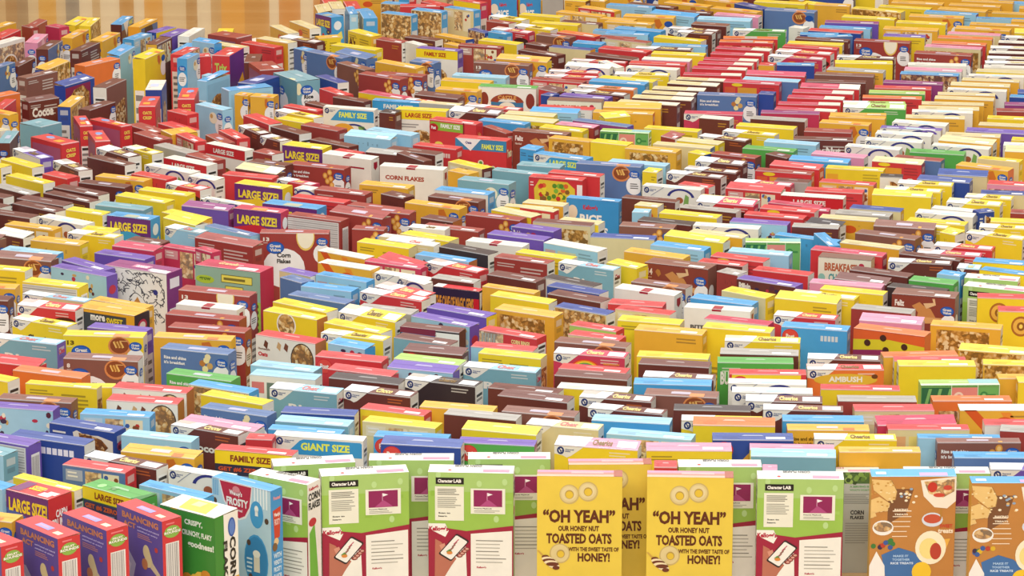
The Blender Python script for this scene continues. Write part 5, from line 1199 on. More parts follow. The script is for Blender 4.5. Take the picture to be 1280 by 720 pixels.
('C b b w','',-1.7657,10.4777,-0.639,0.185,0.056,0.31,1),
('P t t t','',0.0923,10.4802,-0.329,0.1451,0.0517,0.2904,1),
('V m m m M','Rise and shine',-0.6139,10.4848,-0.427,0.1984,0.0485,0.2876,1),
('P y y w','',-1.6888,10.5024,-0.639,0.1977,0.0482,0.2922,1),
('P l l l','',0.4068,10.5118,-0.372,0.1948,0.0452,0.2905,1),
('P y y w','',-1.5686,10.5162,-0.832,0.1758,0.0461,0.2896,1),
('E r c m c','',1.2386,10.5198,-0.371,0.1632,0.0455,0.2926,1),
('B r w w','LARGE SIZE',-1.0327,10.5405,-0.7,0.1952,0.0491,0.2907,1),
('P s s s','',0.9887,10.5413,-0.312,0.1937,0.0485,0.2936,1),
('P b b w','',-1.2861,10.5427,-0.766,0.1885,0.0459,0.2919,1),
('V b b b','',-0.3137,10.5491,-0.978,0.165,0.0314,0.3025,1),
('P c y y','',1.5699,10.5551,-0.444,0.1386,0.0441,0.2924,1),
('P m m m','',-0.9876,10.5836,-0.837,0.1452,0.0512,0.2935,1),
('P d m d','',1.3131,10.59,-0.391,0.1568,0.0486,0.2879,1),
('W w w w','',-0.5216,10.6198,-0.536,0.1886,0.0466,0.2901,1),
('P f f w','',1.0605,10.6284,-0.416,0.179,0.0456,0.291,1),
('G w s s','LARGE SIZE',0.1662,10.6311,-0.524,0.1925,0.0511,0.2881,1),
('V m m B','',0.7267,10.647,-0.492,0.1566,0.0489,0.2873,1),
('C w p p w','Chex',-1.5541,10.6603,-0.963,0.195,0.0493,0.2895,1),
('P m m w','',-0.7914,10.6649,-0.739,0.0901,0.0519,0.2919,1),
('P y y n','',0.6131,10.6875,-0.778,0.0693,0.044,0.2849,1),
('C b b w','',-1.2803,10.6915,-0.88,0.1897,0.0511,0.2869,1),
('P o c w','',1.6938,10.6949,-0.21,0.1751,0.0487,0.2891,1),
('C b b w','',-1.7831,10.7005,-0.639,0.185,0.056,0.27,1),
('C y y w','',-1.1993,10.7121,-0.832,0.149,0.0462,0.2889,1),
('F o o o','',0.4611,10.7211,-0.41,0.1777,0.0517,0.2897,1),
('U s s s','',0.0659,10.7234,-0.617,0.0637,0.0478,0.2925,1),
('P g g r','',-1.0955,10.7255,-0.833,0.1825,0.0485,0.2915,1),
('A w w w','',1.1829,10.7492,-0.345,0.1819,0.0485,0.2903),
('B r w w','LARGE SIZE',-0.924,10.7578,-0.729,0.1856,0.0412,0.2909,1),
('A w w w','',1.7024,10.7707,-0.206,0.1814,0.0499,0.2914,1),
('X v y y','LS',-0.6724,10.7815,-0.49,0.1542,0.06,0.288,1),
('D r r r','',-0.2434,10.7838,-0.478,0.1612,0.0477,0.2865,1),
('P y y y','',0.3289,10.8119,-0.482,0.1344,0.0492,0.2926,1),
('P b b b','',-0.5855,10.8213,-0.745,0.184,0.0458,0.2909,1),
('P l l l','',0.922,10.8317,-0.36,0.1773,0.0467,0.2884,1),
('E y c y w','',0.6224,10.8422,-0.49,0.1506,0.0497,0.2897,1),
('X r r r','SP',-1.5097,10.8612,0.77,0.0717,0.17,0.2918,1),
('P y y y','',1.7038,10.8627,-0.242,0.1048,0.0465,0.2913,1),
('A w w w','',1.2641,10.8718,-0.27,0.1887,0.0512,0.2871,1),
('M r r r','',-1.0606,10.8731,-1.057,0.1572,0.0415,0.2957,1),
('F o o o','',0.1989,10.8731,-0.476,0.1496,0.0463,0.2921,1),
('U b b b','Honey Nut',1.0296,10.8732,-0.13,0.1947,0.0466,0.2919,1),
('X r r r','FS2',-0.0943,10.8859,-0.356,0.181,0.0513,0.2907,1),
('V b t b','',-1.6702,10.8998,1.551,0.195,0.0432,0.2914,1),
('P l l l','',-0.4682,10.9072,-0.452,0.1742,0.0511,0.2927,1),
('C b b b','',0.707,10.9137,-0.531,0.1751,0.0464,0.2866,1),
('P y y w','',-1.803,10.9155,1.551,0.185,0.056,0.285,1),
('P m m m','',-1.1914,10.9184,-0.913,0.165,0.0486,0.2917),
('P m m w','',0.5354,10.9184,-0.841,0.0681,0.0495,0.2889,1),
('P o c w','',1.5309,10.9257,-0.211,0.1819,0.0519,0.2933,1),
('X r r r','SP',-1.3721,10.9274,0.267,0.05,0.17,0.2889,1),
('P o c w','',1.8808,10.9643,-0.206,0.185,0.056,0.3,1),
('P r r r','',-0.9262,10.9667,-1.109,0.165,0.0474,0.2876,1),
('A w w w','',1.3088,10.9739,-0.276,0.1877,0.0518,0.287,1),
('P l l l','',-0.3968,10.9765,-0.592,0.1841,0.0491,0.2937,1),
('X B B B','FE',0.1,10.9777,-0.378,0.1923,0.0479,0.2932,1),
('C y y w','',0.7974,10.9887,-0.43,0.1849,0.0465,0.2885,1),
('X L L L','LF',0.38,10.9917,-0.234,0.166,0.0473,0.2923,1),
('X o o o','GN',-1.112,10.9959,-1.075,0.0926,0.094,0.2909,1),
('C b b b','',-0.8607,11.0315,-1.057,0.165,0.0483,0.2899,1),
('P y y w','',0.5396,11.0394,-0.352,0.188,0.0482,0.2903,1),
('A w p w','',1.341,11.0532,-0.257,0.2045,0.0477,0.2889,1),
('P y y y','',0.1744,11.0572,-0.496,0.1635,0.0462,0.2875,1),
('P m m m','',-0.6314,11.0579,-0.678,0.1659,0.0493,0.2926,1),
('P m m m','',-0.0445,11.0736,-1.012,0.1484,0.0337,0.2815,1),
('P o c w','',1.6556,11.0899,-0.243,0.1633,0.0515,0.2939,1),
('P y y w','',0.8582,11.0944,-0.333,0.1999,0.0507,0.2873,1),
('P m f m','',0.221,11.1118,-0.473,0.144,0.0482,0.2886,1),
('A w w w','',1.819,11.1144,-0.243,0.185,0.056,0.285,1),
('P v d p','',0.3077,11.1295,-0.567,0.215,0.0428,0.2921,1),
('V o o O','',1.128,11.137,-0.314,0.1707,0.0496,0.2906,1),
('A w w w','',1.3823,11.1404,-0.363,0.1853,0.0514,0.2886,1),
('P m m m','',-1.2325,11.1482,-0.913,0.185,0.056,0.27,1),
('X t t t','GN',-1.5959,11.1494,0.923,0.099,0.1,0.2867,1),
('X r r r','SP',-1.359,11.1513,0.793,0.0467,0.17,0.2889,1),
('X r r r','PF',-0.1891,11.1585,-0.529,0.1836,0.0454,0.2922,1),
('X r r r','SP',-1.4557,11.1728,0.258,0.0428,0.17,0.2883,1),
('P y y y','',-0.7364,11.1755,-0.673,0.1278,0.0504,0.2928,1),
('P s s s','',-0.0254,11.1806,-0.468,0.1764,0.0449,0.2863,1),
('P b g w','',0.908,11.1986,-0.287,0.1882,0.0507,0.2917,1),
('P r r w','',-0.8481,11.2047,-1.018,0.188,0.0518,0.2883,1),
('P b w w','',0.696,11.2062,-0.378,0.1085,0.0481,0.2939,1),
('P y y y','',1.6903,11.2362,-0.199,0.135,0.0454,0.2863,1),
('P y y y','',0.3502,11.2376,0.427,0.0971,0.0457,0.2926,1),
('P o o o','',1.1785,11.2404,-0.212,0.1912,0.0408,0.2891,1),
('R y c y','',0.0657,11.29,-0.309,0.1749,0.0465,0.2889,1),
('P o o o','',1.1876,11.3025,-0.071,0.1909,0.036,0.287,1),
('P r r r','',-1.1288,11.3041,-0.818,0.1116,0.0493,0.2934,1),
('C y y w','',-0.7314,11.3075,-0.759,0.1969,0.0465,0.2872,1),
('C b b b','',-0.1215,11.3127,-0.421,0.1861,0.0498,0.2926,1),
('P a v w','',0.9562,11.3211,-0.136,0.2,0.0477,0.2885,1),
('P o o O','',0.3844,11.3228,-0.197,0.2085,0.0471,0.2894,1),
('A w w w','',1.4799,11.3323,-0.132,0.2071,0.0462,0.2888,1),
('P m m w','',1.746,11.3387,-0.086,0.1579,0.0484,0.2919,1),
('P b k b','',-0.4186,11.3417,-0.453,0.0622,0.0465,0.2865,1),
('G w w w','FAMILY SIZE',-0.5558,11.3456,-0.346,0.1906,0.0324,0.2995,1),
('V o o o','',-1.7852,11.3484,-0.724,0.215,0.0384,0.29,1),
('P o c w','',1.9399,11.3804,-0.086,0.185,0.056,0.28,1),
('P r a w','',1.0149,11.3837,-0.261,0.2119,0.0439,0.2863,1),
('P o c w','',1.5089,11.3879,-0.132,0.208,0.0491,0.2889,1),
('C r r r','',-0.0633,11.393,-0.414,0.2054,0.0434,0.2926),
('P o o o','',0.4172,11.4028,-0.138,0.1998,0.0447,0.2911,1),
('P w r w','',0.1892,11.4142,-0.286,0.1951,0.049,0.2862,1),
('P g c b','',-0.246,11.423,-0.379,0.1507,0.0336,0.2997,1),
('P r r r','',-0.7206,11.4267,-0.689,0.1611,0.039,0.2827,1),
('V l l l','',-1.0333,11.4279,-0.817,0.1517,0.0452,0.2874,1),
('V b b b','',-1.4403,11.4413,1.122,0.165,0.0459,0.2874,1),
('P v v v','',1.7763,11.4475,-0.106,0.1317,0.0457,0.2919,1),
('P o c w','',1.5317,11.4601,-0.13,0.2147,0.0505,0.2913,1),
('P b c B','',0.4752,11.4644,-0.315,0.215,0.0467,0.2938,1),
('P b b w','',-0.6561,11.4686,-0.822,0.1517,0.0414,0.2845,1),
('P r a w','',1.0336,11.4692,-0.129,0.215,0.0463,0.289,1),
('P r r r','',-1.7664,11.4719,1.45,0.1686,0.0386,0.2872,1),
('C G L L','',1.261,11.4812,-0.065,0.215,0.0443,0.2906,1),
('F o o n','',-1.5358,11.491,1.441,0.195,0.0456,0.2917,1),
('B s s r','FAMILY SIZE',-0.384,11.5121,-0.32,0.2101,0.0313,0.2882,1),
('X c b c','BC',0.2227,11.5352,-0.22,0.1938,0.0468,0.2883,1),
('C r r w','',-0.3213,11.5401,-0.555,0.1068,0.0325,0.2869,1),
('P b b b','',-0.5593,11.5525,-0.704,0.148,0.0415,0.2895,1),
('U b b b','Cocoa',-1.652,11.5537,0.729,0.1272,0.0465,0.2878),
('V d d d d','',-1.8843,11.5596,1.45,0.185,0.056,0.285,1),
('P o c w','',1.5854,11.5597,-0.207,0.2059,0.047,0.2891,1),
('P r a w','',1.0653,11.5602,-0.217,0.1968,0.0483,0.292,1),
('P b c B','',0.5297,11.5614,-0.27,0.2123,0.0506,0.2905,1),
('P r O r','',1.3344,11.5809,-0.138,0.2062,0.0507,0.2895,1),
('P p p p','',0.2603,11.5998,-0.391,0.183,0.0471,0.2892,1),
('P n s n','',1.8105,11.6001,-0.245,0.1173,0.0457,0.288,1),
('V o o o','',-0.8702,11.601,-0.309,0.0886,0.0497,0.2908,1),
('U b b B','',-0.2548,11.6085,-0.508,0.1757,0.0507,0.2891,1),
('X r r r','SP',-1.1388,11.6091,0.0,0.0587,0.17,0.2931,1),
('P o c w','',1.6015,11.6301,-0.143,0.2009,0.0458,0.2906,1),
('V o o o','',-0.943,11.6312,-0.496,0.0552,0.0443,0.29,1),
('E y a r y','',-0.4465,11.6408,-0.67,0.2075,0.0513,0.2866,1),
('P b c B','',0.5548,11.6469,-0.303,0.1885,0.049,0.2904,1),
('M G L w','',1.359,11.6503,-0.147,0.1962,0.052,0.2929,1),
('C b b w','',0.3098,11.6763,-0.476,0.215,0.0497,0.2882,1),
('P r a w','',1.1009,11.6794,-0.202,0.215,0.046,0.2879,1),
('A w w w','',1.648,11.6948,-0.21,0.2081,0.0442,0.2933,1),
('P o c w','',1.9201,11.7003,-0.21,0.185,0.056,0.31,1),
('P r r r','',-0.6228,11.703,-1.002,0.165,0.045,0.2849,1),
('V o o o','',-0.1896,11.7037,-0.373,0.1591,0.0477,0.2931,1),
('P r b b','',0.1444,11.7156,-0.866,0.0952,0.0443,0.2877,1),
('P b c B','',0.5941,11.7284,-0.235,0.1874,0.0492,0.2899,1),
('P r a w','',1.1339,11.7626,-0.209,0.2111,0.0454,0.2886,1),
('C O O w','',0.3404,11.7629,-0.355,0.2104,0.0453,0.2884,1),
('X n w n','SP',-1.2713,11.7898,0.0,0.0579,0.17,0.2913,1),
('X B b w','BN',-1.4386,11.8146,1.256,0.171,0.052,0.293,1),
('P b c B','',0.6505,11.8254,-0.327,0.1839,0.0459,0.2892,1),
('P v v v','',1.4387,11.8391,-0.212,0.2114,0.049,0.2913,1),
('E r a r','',0.8629,11.8502,-0.274,0.2041,0.0481,0.29),
('P s s s','',0.3836,11.8503,-0.358,0.2117,0.0493,0.2918,1),
('X n n n','MN',-1.5713,11.8634,1.088,0.1848,0.0454,0.2898,1),
('P b b b','',1.1647,11.8655,-0.141,0.2116,0.045,0.2901,1),
('P w w w','',2.0599,11.8668,-0.153,0.185,0.056,0.285,1),
('P o c w','',1.7207,11.8708,-0.219,0.2053,0.0472,0.2936,1),
('P y o y','',-0.1606,11.8718,-0.326,0.1856,0.0463,0.2917,1),
('P d l r','',0.9344,11.8835,-0.295,0.2054,0.0476,0.2925,1),
('M r m m','',0.1676,11.8913,-0.382,0.2002,0.0448,0.2892,1),
('P y y w','',0.4179,11.9011,-0.436,0.2125,0.0461,0.2917,1),
('X n n n','SP',-0.9128,11.9095,-0.489,0.0711,0.1675,0.2879,1),
('P n n w','',-0.6498,11.9243,-1.009,0.165,0.046,0.2874,1),
('X l s l','SP',-1.0768,11.9244,-0.48,0.0394,0.158,0.2926,1),
('P b c B','',0.682,11.9262,-0.246,0.1738,0.0484,0.286,1),
('X t t t','RI',-0.78,11.9607,-1.056,0.195,0.0925,0.2911,1),
('V m m m','',-0.4663,11.9626,-0.662,0.1965,0.0459,0.2909,1),
('C r r w','',0.2165,11.9719,-0.234,0.1955,0.0474,0.2885,1),
('U B B B B','',-1.7195,11.9771,0.966,0.1661,0.0449,0.2944,1),
('P l l l','',-0.113,11.9788,-0.301,0.2037,0.0496,0.2887,1),
('P r a w','',0.7276,11.9942,-0.146,0.2091,0.0459,0.2914,1),
('C y y w','',0.4728,11.9946,-0.154,0.1983,0.0458,0.2914,1),
('V b b b','',-2.04,11.9964,1.174,0.185,0.056,0.27,1),
('P l l l','',-1.0933,12.0027,-0.554,0.055,0.039,0.2858,1),
('P B B B','',1.2091,12.0085,-0.213,0.215,0.0509,0.2876,1),
('F n s s s','',1.5194,12.0218,-0.218,0.2116,0.0474,0.2877,1),
('P y c w','',1.7861,12.043,-0.25,0.1854,0.0501,0.2926,1),
('C r r w','',0.2295,12.0498,-0.25,0.1854,0.0443,0.2908,1),
('M w f w','',1.5395,12.079,-0.222,0.2095,0.0462,0.2913,1),
('P o g w','',1.2574,12.0809,-0.297,0.2103,0.052,0.2899,1),
('A w w w','',0.5162,12.11,-0.305,0.1936,0.0504,0.2926,1),
('A w w w','',2.1063,12.1146,-0.138,0.185,0.056,0.285,1),
('V d d d d','',-1.8796,12.1148,1.174,0.1737,0.0337,0.2982,1),
('P r a w','',0.7624,12.1289,-0.236,0.199,0.0458,0.2875,1),
('A w w w','',0.2823,12.145,-0.365,0.1748,0.0388,0.2911,1),
('P w w w','',1.8417,12.1454,-0.138,0.215,0.0504,0.2892,1),
('V B B B','',-0.5734,12.15,-0.956,0.1907,0.0453,0.2922,1),
('F y o n o','',-1.6904,12.1627,1.255,0.195,0.0461,0.2915,1),
('P w w b','',1.5672,12.1878,-0.147,0.2133,0.0473,0.2899,1),
('P r a w','',0.7878,12.1893,-0.234,0.2027,0.0452,0.2938,1),
('P o o o','',-0.413,12.2007,-0.738,0.2095,0.0479,0.2879,1),
('P n s b','',1.0473,12.2106,-0.101,0.1382,0.0476,0.2869,1),
('P o r w','',0.9431,12.2124,-0.265,0.0581,0.0496,0.2868,1),
('H B B B B','13',-0.0328,12.2132,-0.329,0.215,0.0445,0.2912,1),
('V O O O','',-1.5324,12.2238,0.956,0.193,0.0518,0.2935,1),
('H d d d d','',-0.3212,12.2654,-0.61,0.1104,0.0472,0.2863,1),
('V o o y o','',0.0439,12.286,-0.397,0.2055,0.0444,0.2902,1),
('P f w f','',0.5753,12.2862,-0.265,0.1821,0.0474,0.2905,1),
('V b b b','',-1.8185,12.2898,1.353,0.1825,0.0334,0.28,1),
('C r r r','',0.326,12.3009,-0.307,0.2096,0.0339,0.282,1),
('C b w w','',2.0869,12.3105,-0.156,0.185,0.056,0.3,1),
('C b w w','',1.8725,12.3138,-0.156,0.2058,0.0505,0.2902,1),
('C b b w','',1.319,12.3201,-0.225,0.2146,0.0465,0.2931,1),
('X b b b','SP',-0.9636,12.3225,0.0,0.0562,0.1623,0.2872,1),
('C a a w','',1.0615,12.3247,-0.388,0.2114,0.0478,0.2922,1),
('V d b b','',-1.9985,12.3533,1.353,0.185,0.056,0.31,1),
('P b b w','',0.3743,12.3586,-0.584,0.2036,0.0502,0.2886,1),
('H d d d','',-0.6846,12.3754,-0.796,0.2033,0.0454,0.2936,1),
('V d d d','',-0.583,12.3788,-0.867,0.1904,0.0508,0.29,1),
('P r r w','',-1.1598,12.3844,0.269,0.0605,0.0495,0.2873,1),
('P y y o','',0.6245,12.3883,-0.244,0.2008,0.0506,0.2927,1),
('V y y y','',-1.3603,12.399,1.263,0.1867,0.0491,0.2876),
('P b w w','',1.8887,12.4048,-0.162,0.2014,0.0441,0.2937,1),
('V m m m','Rise and shine',1.6186,12.413,-0.294,0.215,0.0461,0.2889,1),
('P r a w','',0.8445,12.4171,-0.252,0.1947,0.0481,0.2871,1),
('U b b b','',0.1123,12.4262,-0.738,0.1932,0.0498,0.2921,1),
('F r r r','',-1.2281,12.4395,1.283,0.165,0.051,0.2932,1),
('X r r p','TX',-1.0676,12.4435,-0.236,0.069,0.17,0.2902,1),
('C r r w','',1.1009,12.4481,-0.38,0.215,0.0509,0.2873,1),
('V l s s','',-1.4715,12.4626,1.374,0.195,0.048,0.2885,1),
('C b w w','',2.1128,12.4725,-0.168,0.185,0.056,0.285,1),
('P r a w','',0.874,12.4878,-0.316,0.2109,0.0443,0.2933,1),
('V d s s','',-0.7789,12.4919,-0.871,0.0858,0.0482,0.2915,1),
('P c n o','',0.2272,12.5082,-0.456,0.1724,0.0442,0.2933,1),
('P r r r','',0.4283,12.5082,-0.506,0.2033,0.0511,0.2867,1),
('M m m m M','',-0.1164,12.5158,-0.39,0.1744,0.0335,0.2993,1),
('P r r r','',1.1301,12.5224,-0.319,0.2103,0.0444,0.293,1),
('R c f r','',1.671,12.5332,-0.306,0.215,0.0462,0.291,1),
('C b b w','',0.5765,12.5342,-0.232,0.215,0.0472,0.2865,1),
('P r r r','',-2.0428,12.5377,1.415,0.15,0.045,0.31,1),
('P y y y','',-0.5871,12.5436,-0.593,0.207,0.0492,0.2904,1),
('C b w w','',1.9124,12.5442,-0.168,0.1976,0.0457,0.2861),
('U b b b','',-1.6172,12.5448,1.3,0.1891,0.0444,0.2907,1),
('V l s s','',-1.1556,12.5451,-0.708,0.12,0.04,0.31,1),
('V f f f','',-2.1935,12.5615,1.329,0.185,0.056,0.28,1),
('P b b b','',0.1049,12.5823,-0.723,0.1006,0.0469,0.2935,1),
('V d b b','',-1.7579,12.5886,1.415,0.195,0.0469,0.2892,1),
('P r r r','',-0.9506,12.5963,-0.708,0.1792,0.0482,0.2895,1),
('V o o o','',-2.0996,12.5968,1.329,0.185,0.056,0.28,1),
('P l s s','',0.6374,12.6011,-0.24,0.2102,0.048,0.2864,1),
('P w w w','',-0.364,12.6048,-0.971,0.0989,0.0377,0.2925,1),
('P r O r','',1.7017,12.6109,-0.245,0.2065,0.0451,0.2905,1),
('P o c w','',-1.0836,12.6173,-0.708,0.18,0.054,0.285,1),
('P y y w','',1.1566,12.6187,-0.239,0.2116,0.0466,0.2892,1),
('P o o o','',-0.2022,12.6278,-0.839,0.1341,0.0339,0.2808,1),
('P o c w','',-0.8977,12.6332,-0.708,0.17,0.05,0.3,1),
('P s s s','',0.2962,12.6377,-0.433,0.1196,0.0471,0.2886),
('M l s s s','',-1.2424,12.6386,1.341,0.185,0.056,0.27,1),
('R r O r','',0.8948,12.6405,-0.165,0.2046,0.0471,0.293,1),
('P b w w','',1.9436,12.6488,-0.2,0.1692,0.0481,0.2885,1),
('R w w r','',-1.9412,12.6574,1.108,0.2068,0.0504,0.2894,1),
('P y y w','',-0.042,12.6656,-0.602,0.1783,0.0468,0.2877,1),
('M c m c','',0.445,12.6768,-0.577,0.1858,0.0417,0.2915,1),
('P b b b','',1.1886,12.6769,-0.333,0.2072,0.0392,0.2948,1),
('P m m w','',-0.4583,12.6807,-0.702,0.1321,0.0391,0.2887,1),
('M b b o','',-1.3521,12.6885,1.314,0.165,0.0448,0.2864,1),
('V m m m m','13',1.4199,12.6886,-0.291,0.215,0.0445,0.2864,1),
('P o o o','',-2.223,12.7029,1.329,0.185,0.056,0.29,1),
('C b b b','Chee',-0.806,12.7171,-0.747,0.1995,0.0512,0.2875),
('P y y w','',0.6446,12.7184,-0.524,0.2033,0.0478,0.2907,1),
('P b b w','',-0.3382,12.7187,-0.621,0.146,0.0499,0.2921,1),
('V f f f','',-1.8265,12.728,1.502,0.195,0.05,0.2878,1),
('P m m w','',-2.1595,12.7329,1.329,0.12,0.04,0.27,1),
('V o o o','',-1.5631,12.7341,1.331,0.195,0.0505,0.2932,1),
('P o O r','',1.7427,12.7389,-0.247,0.2084,0.0442,0.2886,1),
('R r O r','',0.917,12.7448,-0.082,0.2083,0.0506,0.2882,1),
('C b w w','',1.9714,12.7488,-0.235,0.1464,0.05,0.2889,1),
('P w w w','',-0.9411,12.7515,-0.708,0.185,0.056,0.27,1),
('U y o o','MORE',-0.7093,12.7564,0.385,0.0909,0.0454,0.29,1),
('P d s d','',1.2234,12.7574,0.199,0.1725,0.0355,0.2923,1),
('M b m w','',0.4102,12.7593,-0.381,0.1374,0.0397,0.2874,1),
('X m m m','SP',-1.0864,12.7628,0.95,0.09,0.146,0.2963,1),
('F o o n','',-0.221,12.7722,-0.788,0.1689,0.046,0.2878,1),
('M l s s s','',-1.4443,12.7754,1.181,0.147,0.0482,0.2874,1),
('P m m w','',-2.2627,12.7871,1.329,0.185,0.056,0.27,1),
('P y p l','',1.5145,12.7877,-0.216,0.16,0.0479,0.2878,1),
('H B B B','',0.1698,12.7942,-0.588,0.1545,0.0461,0.2875,1),
('P r r r','',-2.0816,12.7948,1.329,0.185,0.056,0.27,1),
('P r r r','',-1.9589,12.8118,1.329,0.195,0.0509,0.2913,1),
('P l s s','',0.4453,12.8138,-0.205,0.1691,0.0382,0.2916,1),
('M c f o','',1.7872,12.8176,-0.256,0.2036,0.045,0.2899),
('P n s n','',1.1885,12.8199,-0.117,0.1476,0.0421,0.2893,1),
('V o o o','',-1.6905,12.8257,1.356,0.1944,0.0445,0.2886,1),
('P r O r','',0.2608,12.8266,-0.651,0.1797,0.0514,0.2891,1),
('P s s s','',-0.0453,12.8373,-0.748,0.0928,0.0393,0.2923,1),
('U y y o',"A's",-0.5696,12.8417,-0.965,0.1683,0.0493,0.2889,1),
('P w w w','',-1.2422,12.8431,1.341,0.195,0.0451,0.2917,1),
('P y y y','',2.0021,12.8443,-0.158,0.1102,0.0454,0.2914,1),
('V p p p','',-1.3075,12.8521,1.213,0.165,0.051,0.2875,1),
('C b b w','',0.7144,12.859,-0.371,0.1433,0.046,0.2886,1),
('P n r n','',1.2565,12.8684,-0.337,0.2099,0.0466,0.2917,1),
('P l s s','',0.3992,12.8821,-0.321,0.1651,0.0431,0.2905,1),
('C G G w','',0.9638,12.9005,-0.17,0.2055,0.0473,0.2893,1),
('P y p n','',-1.3642,12.9057,1.089,0.1395,0.0435,0.2906,1),
('C r a a','',0.0043,12.9074,-0.631,0.1772,0.0469,0.2873,1),
('P o c w','',-0.8859,12.9079,-1.134,0.195,0.046,0.292,1),
('P s s s','',0.4986,12.9123,-0.458,0.1976,0.0484,0.2916,1),
('X y y y','SP',-1.1186,12.9223,0.0,0.0599,0.146,0.2786,1),
('M o o o','',1.5564,12.9319,-0.25,0.2123,0.0471,0.2883,1),
('C y y w','',0.0923,12.9414,-0.636,0.1774,0.0494,0.2939,1),
('C b b B','',0.7125,12.9418,-0.441,0.2052,0.0468,0.2862,1),
('P m m m','',-1.88,12.9457,-0.834,0.0716,0.0325,0.2963,1),
('P w w w','',1.1226,12.9715,-0.583,0.0639,0.0501,0.2887),
('P a a a','',-1.7797,12.986,-0.722,0.0802,0.0512,0.2905,1),
('P o o o','',-2.0134,12.9969,1.173,0.192,0.0472,0.2885),
('P o o o','',1.903,13.0064,-0.253,0.2122,0.0471,0.2938,1),
('P b B w','',0.7792,13.0102,-0.376,0.1449,0.0485,0.2931,1),
('P o c w','',-0.8129,13.0331,-1.091,0.195,0.0484,0.2882,1),
('P y y o','',0.1744,13.0369,-0.375,0.1946,0.0456,0.2929,1),
('P y y w','',1.6118,13.0517,-0.277,0.1959,0.0507,0.2924,1),
('P p v v','',1.3379,13.0585,-0.171,0.2101,0.0452,0.2924,1),
('P m m w','',-1.8735,13.0665,1.382,0.1676,0.0337,0.2849,1),
('X o o o','OB',-1.4545,13.0724,1.303,0.195,0.0464,0.288,1),
('P c b b','',0.2738,13.0798,-0.446,0.166,0.0441,0.2882,1),
('M o o o','',0.4652,13.0813,-0.378,0.194,0.0486,0.2884,1),
('F y y y g','',-1.6653,13.0876,1.488,0.195,0.0453,0.2882),
('X b s b','SF',-1.5386,13.0933,1.445,0.195,0.044,0.2936,1),
('P m m w','',-0.0419,13.099,-0.681,0.114,0.0477,0.2877,1),
('P o o o','',2.0361,13.1003,-0.289,0.1263,0.0361,0.2904,1),
('V y y y','',-1.7203,13.1153,1.381,0.1832,0.0473,0.2856,1),
('P l l l','',0.8428,13.1467,-0.25,0.215,0.0493,0.2881,1),
('P o o o','',0.4236,13.1645,-0.392,0.142,0.0451,0.2877,1),
('P y y o','',1.418,13.1716,-0.345,0.2144,0.0474,0.2915,1),
('P l s s','',1.938,13.1748,-0.193,0.1884,0.0411,0.2873),
('C y y w','',-0.0117,13.1908,-0.697,0.17,0.0484,0.2875,1),
('V o o o','',1.6905,13.2117,-0.241,0.215,0.0465,0.289,1),
('V o o o o','',0.5482,13.2151,-0.269,0.2056,0.0474,0.2887),
('X v s s','LS',-0.7267,13.2176,-0.927,0.1143,0.06,0.2939,1),
('M c s s s','',-0.5739,13.2449,-1.426,0.185,0.056,0.29),
('P y y w','',0.1192,13.2486,-0.425,0.1778,0.0456,0.2873),
('P f f w','',0.9015,13.2488,-0.399,0.1886,0.0478,0.2875),
('P l s s','',0.6498,13.2617,-0.566,0.2056,0.0447,0.2879),
('M o o o','',0.2787,13.2773,-0.583,0.2149,0.0446,0.2891,1),
('F c s s','',-0.451,13.2809,-0.537,0.1441,0.0487,0.2881),
('P s s l','',-0.6413,13.2812,-1.426,0.1736,0.0334,0.2999),
('P o o o','',2.0258,13.2874,-0.274,0.2041,0.0442,0.2886),
('P l s p','',1.7579,13.2881,-0.356,0.2117,0.0479,0.2903),
('F c s s s','',-0.3315,13.3247,-0.541,0.1442,0.0451,0.2931),
('H d d d d','13',1.1198,13.3255,-0.357,0.207,0.0502,0.2935),
('P b b b','',0.7144,13.3341,-0.31,0.1822,0.0493,0.2873),
('F o y c','',1.4712,13.3378,-0.523,0.215,0.0451,0.2938),
('V o o o','',0.9031,13.3586,-0.558,0.2112,0.0516,0.2909),
('M r o o','',0.3535,13.3703,-0.668,0.1809,0.0469,0.2915,1),
('P o o o','',1.8165,13.3799,-0.387,0.198,0.0443,0.2869),
('M c s s s','',-0.2002,13.3932,-0.66,0.1527,0.0464,0.2891),
('M w s s','',-0.6218,13.4095,0.568,0.1038,0.032,0.2789),
('P y y o','',1.5884,13.414,-0.363,0.2117,0.0472,0.2911),
('P o o o','',2.0983,13.4187,-0.197,0.0958,0.0474,0.2888),
('P o c w','',-0.7636,13.4327,-1.426,0.185,0.056,0.28),
('P r r r','',-0.3716,13.4455,0.0,0.1616,0.0503,0.2926),
('P o o o','',1.2988,13.4503,-0.266,0.1441,0.0425,0.2943),
('V n n n','',0.9761,13.4586,-0.959,0.1793,0.0486,0.2889),
('P l s s','',0.4826,13.4695,-0.394,0.1972,0.0441,0.2877),
('P o o o','',1.8792,13.479,-0.277,0.2077,0.0498,0.2883,1),
('P b b b','',0.5712,13.4883,-0.54,0.215,0.0423,0.287),
('V o o o','',0.7172,13.4981,-0.592,0.2043,0.0478,0.2892),
('P o o o','',1.6492,13.507,-0.277,0.209,0.0519,0.2935),
('P o c w','',-0.7135,13.5228,-1.426,0.18,0.054,0.28),
('P y y o','',1.0948,13.5285,-0.361,0.215,0.049,0.291,1),
('P r r r','',-0.3045,13.5287,-0.852,0.1522,0.0473,0.2865),
('P r r r','',-0.6508,13.5311,-1.426,0.185,0.056,0.28),
('P y y o','',1.2307,13.5328,-0.623,0.0979,0.0351,0.2839),
('F c s s','',-0.4756,13.5353,-0.368,0.106,0.0506,0.2867),
('P o o o','',1.9387,13.539,-0.279,0.2085,0.045,0.2939),
('B y r a','LARGE SIZE',-0.1693,13.564,-0.722,0.1451,0.0457,0.2889),
